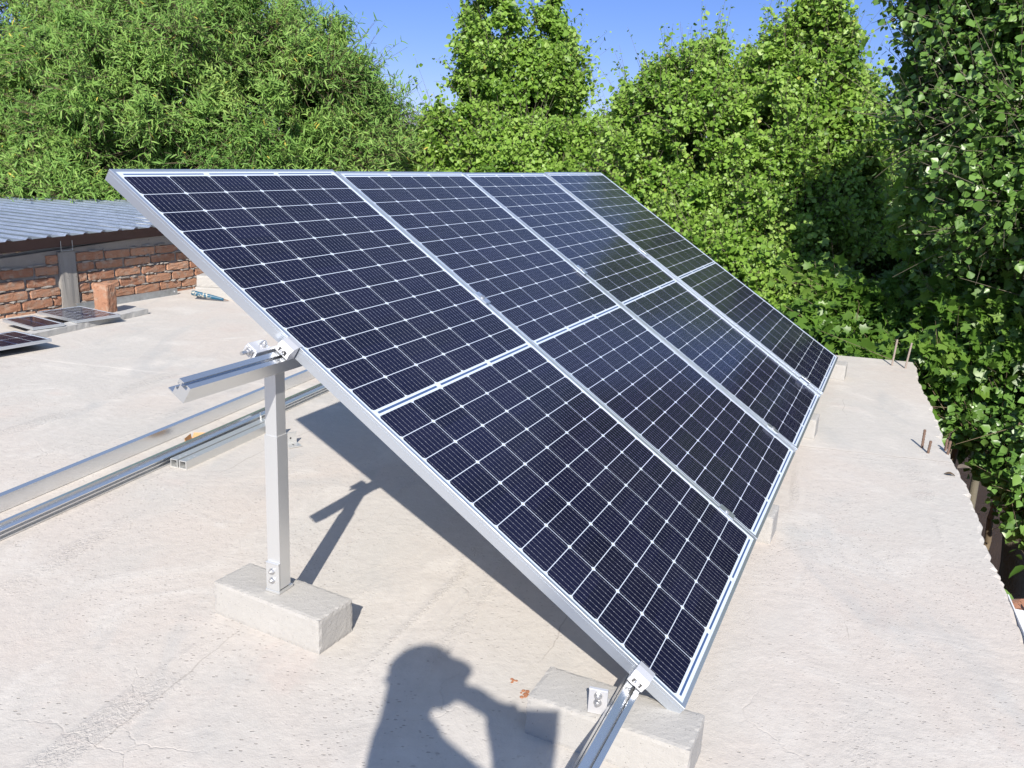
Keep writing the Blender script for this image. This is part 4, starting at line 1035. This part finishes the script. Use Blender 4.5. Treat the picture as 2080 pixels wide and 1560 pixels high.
# slim pale trunks standing in the shade below the slab edge
def trunk_tree(px, py, Y, r, label, seed):
    top = at(px, py, Y); g = random.Random(seed)
    root = empty('shaded_trunk', (top.x, top.y, GZ), label, 'tree', 'pale trunks below the slab edge')
    bm = bmesh.new(); p = Vector((0, 0, 0)); k = 10; H = 5.0
    for i in range(k):
        q = Vector((p.x+g.uniform(-.04, .05), p.y+g.uniform(-.04, .04), H*(i+1)/k))
        add_cyl(bm, p, q, r*(1-.05*i), r*(1-.05*(i+1)), 12, False); p = q
    obj('trunk', bm, MAT['bark'], root, smooth=True)
    n = 260; gg = np.random.default_rng(seed); P = np.array([0, 0, H*0.8]) + gg.normal(0, 1, (n, 3))*np.array([.4, .4, .7])
    V, F, T = leaves(P, unit(gg.normal(size=(n, 3))), unit(gg.normal(size=(n, 3))+np.array([0, 0, .6])), np.full(n, .08), .95, gg.random(n)*.9, LEAF_POPLAR)
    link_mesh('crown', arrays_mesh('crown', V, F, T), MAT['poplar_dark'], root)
trunk_tree(1990, 960, 9.2, 0.050, 'slim pale trunk in the shade nearer the rebar stubs', 3)
trunk_tree(2062, 1080, 7.4, 0.060, 'thicker pale trunk in the shade at the right picture edge', 4)
trunk_tree(1935, 900, 11.2, 0.05, 'thin pale trunk farthest back in the shade below the slab', 5)

# ------------------------------------------------------------------ the photographer, standing behind the camera
def photographer():
    root = empty('person', (-0.34, -0.29, 0), 'person in a cap raising a phone, known by the shadow on the slab', 'person')
    J = {}; edges = []; rad = {}
    def j(n, p, r, par=None):
        J[n] = Vector(p); rad[n] = r
        if par: edges.append((par, n))
    j('pelvis', (-0.345, -0.300, 0.900), 0.1418)
    j('waist', (-0.345, -0.290, 1.050), 0.1208, 'pelvis')
    j('chest', (-0.259, -0.090, 1.250), 0.1176, 'waist')
    j('upper', (-0.297, -0.122, 1.350), 0.0945, 'chest')
    j('neckb', (-0.320, -0.100, 1.420), 0.0672, 'upper')
    j('neck', (-0.332, -0.093, 1.465), 0.0609, 'neckb')
    j('jaw', (-0.312, -0.090, 1.515), 0.0735, 'neck')
    j('head', (-0.291, -0.098, 1.545), 0.0840, 'jaw')
    j('crown', (-0.327, -0.110, 1.575), 0.0735, 'jaw')
    j('brow', (-0.238, -0.106, 1.545), 0.0756, 'head')
    j('nose', (-0.183, -0.073, 1.530), 0.0210, 'brow')
    j('chin', (-0.234, -0.092, 1.490), 0.0357, 'brow')
    j('earl', (-0.305, -0.020, 1.520), 0.0126, 'head')
    j('earr', (-0.300, -0.185, 1.555), 0.0126, 'head')
    j('shl', (-0.276, -0.060, 1.312), 0.0609, 'upper')
    j('shr', (-0.313, -0.208, 1.420), 0.0609, 'upper')
    j('ell', (-0.021, -0.076, 1.160), 0.0462, 'shl')
    j('wrl', (-0.066, -0.067, 1.355), 0.0389, 'ell')
    j('elr', (0.015, -0.093, 1.160), 0.0462, 'shr')
    j('wrr', (0.009, -0.078, 1.335), 0.0451, 'elr')
    j('palml', (-0.073, -0.029, 1.400), 0.0389, 'wrl')
    j('palmr', (0.017, -0.038, 1.365), 0.0378, 'wrr')
    j('fl00', (-0.113, -0.007, 1.425), 0.0147, 'palml')
    j('fl01', (-0.158, -0.004, 1.445), 0.0121, 'fl00')
    j('fl02', (-0.213, -0.019, 1.465), 0.0110, 'fl01')
    j('fl10', (-0.120, -0.011, 1.417), 0.0147, 'palml')
    j('fl11', (-0.165, -0.004, 1.435), 0.0121, 'fl10')
    j('fl12', (-0.216, -0.018, 1.455), 0.0110, 'fl11')
    j('fl20', (-0.126, -0.015, 1.409), 0.0147, 'palml')
    j('fl21', (-0.171, -0.004, 1.425), 0.0121, 'fl20')
    j('fl22', (-0.219, -0.018, 1.445), 0.0110, 'fl21')
    j('fl30', (-0.132, -0.019, 1.401), 0.0147, 'palml')
    j('fl31', (-0.177, -0.003, 1.415), 0.0121, 'fl30')
    j('fl32', (-0.223, -0.017, 1.435), 0.0110, 'fl31')
    j('tl0', (-0.054, -0.013, 1.400), 0.0115, 'palml')
    j('tl1', (-0.039, -0.003, 1.405), 0.0105, 'tl0')
    j('fr00', (0.047, -0.009, 1.385), 0.0110, 'palmr')
    j('fr01', (0.060, -0.017, 1.395), 0.0100, 'fr00')
    j('fr02', (0.052, -0.018, 1.398), 0.0089, 'fr01')
    j('fr10', (0.047, -0.017, 1.371), 0.0110, 'palmr')
    j('fr11', (0.060, -0.025, 1.381), 0.0100, 'fr10')
    j('fr12', (0.052, -0.026, 1.384), 0.0089, 'fr11')
    j('fr20', (0.047, -0.024, 1.357), 0.0110, 'palmr')
    j('fr21', (0.060, -0.033, 1.367), 0.0100, 'fr20')
    j('fr22', (0.052, -0.034, 1.370), 0.0089, 'fr21')
    j('fr30', (0.048, -0.031, 1.343), 0.0110, 'palmr')
    j('fr31', (0.060, -0.040, 1.353), 0.0100, 'fr30')
    j('fr32', (0.052, -0.041, 1.356), 0.0089, 'fr31')
    j('tr0', (-0.002, -0.025, 1.380), 0.0115, 'palmr')
    j('tr1', (-0.015, -0.020, 1.385), 0.0105, 'tr0')
    for s, nm in ((1, 'l'), (-1, 'r')):
        j('hip'+nm, (-.345-.02*s, -.30+.095*s, .83), .100, 'pelvis'); j('knee'+nm, (-.315-.02*s, -.28+.11*s, .46), .060, 'hip'+nm)
        j('ankle'+nm, (-.35-.03*s, -.29+.12*s, .10), .044, 'knee'+nm); j('toe'+nm, (-.16-.03*s, -.27+.14*s, .042), .040, 'ankle'+nm)
    names = list(J); idx = {n: i for i, n in enumerate(names)}
    me = bpy.data.meshes.new('body'); base = root.location
    me.from_pydata([J[n]-base for n in names], [(idx[a], idx[b]) for a, b in edges], [])
    o = bpy.data.objects.new('body', me); COL.objects.link(o)
    mod = o.modifiers.new('skin', 'SKIN'); mod.use_smooth_shade = True
    for n in names:
        sv = me.skin_vertices[0].data[idx[n]]; sv.radius = (rad[n], rad[n]); sv.use_root = (n == 'pelvis')
    sub = o.modifiers.new('sub', 'SUBSURF'); sub.levels = 2; sub.render_levels = 2
    dg = bpy.context.evaluated_depsgraph_get(); dg.update()
    bmesh_ = bpy.data.meshes.new_from_object(o.evaluated_get(dg)); bpy.data.objects.remove(o)
    bmesh_.materials.clear()
    def plain(n, c, r=.8):
        N = NT(n); return N.set(Base_Color=N.mix(N.noise(N.coord(), 40, 4), c, tuple(x*.75 for x in c)), Roughness=r)
    for m in (plain('skin', (.42, .24, .16), .5), plain('shirt', (.16, .20, .28)), plain('trousers', (.06, .07, .10)), plain('shoes', (.05, .04, .035))): bmesh_.materials.append(m)
    for p in bmesh_.polygons:
        c = p.center + base
        hand = c.x > -.20 and c.z > 1.29
        p.material_index = 0 if (c.z > 1.44 or hand) else (1 if c.z > .95 else (2 if c.z > .10 else 3)); p.use_smooth = True
    link_mesh('body', bmesh_, None, root)
    # cap
    bm = bmesh.new(); hc = Vector((-.312, -.103, 1.556)) - base
    bmesh.ops.create_uvsphere(bm, u_segments=24, v_segments=14, radius=1, matrix=Matrix.Translation(hc) @ Matrix.Diagonal((.092, .088, .090, 1)))
    bmesh.ops.delete(bm, geom=[v for v in bm.verts if v.co.z < hc.z+.010], context='VERTS')
    bmesh.ops.solidify(bm, geom=bm.faces[:], thickness=-.003)
    n = 14; A, B = [], []
    for i in range(n+1):
        t = -1.15 + 2.3*i/n
        A.append(bm.verts.new(hc + Vector((.088*math.cos(t), .084*math.sin(t), .018)))); B.append(bm.verts.new(hc + Vector((.088*math.cos(t)+.050*math.cos(t*.9), .080*math.sin(t), .020+.004*math.cos(t)))))
    for i in range(n): bm.faces.new((A[i], A[i+1], B[i+1], B[i]))
    obj('cap', bm, plain('cap_cloth', (.10, .10, .11)), root, smooth=True)
    # phone
    ph = empty('phone', (0, 0, 0), 'black phone held up in landscape by the photographer', 'phone')
    ph.matrix_world = basis(Vector((1, 0, 0)), Vector((0, cp, -sp)), Vector((0, sp, cp)), Vector((-.018, -.021, 1.362)))
    bm = bmesh.new(); add_box(bm, (0, 0, 0), (.158, .0085, .076), None, .003); obj('phone_body', bm, MAT['black_plastic'], ph)
    bm = bmesh.new(); add_box(bm, (0, -.0046, 0), (.146, .0006, .068)); obj('screen', bm, plain('screen_glass', (.015, .015, .018), .08), ph)
    bm = bmesh.new(); add_cyl(bm, (.018, .0040, .012), (.018, .0062, .012), .007, n=20); obj('camera_lens', bm, MAT['steel'], ph)
photographer()
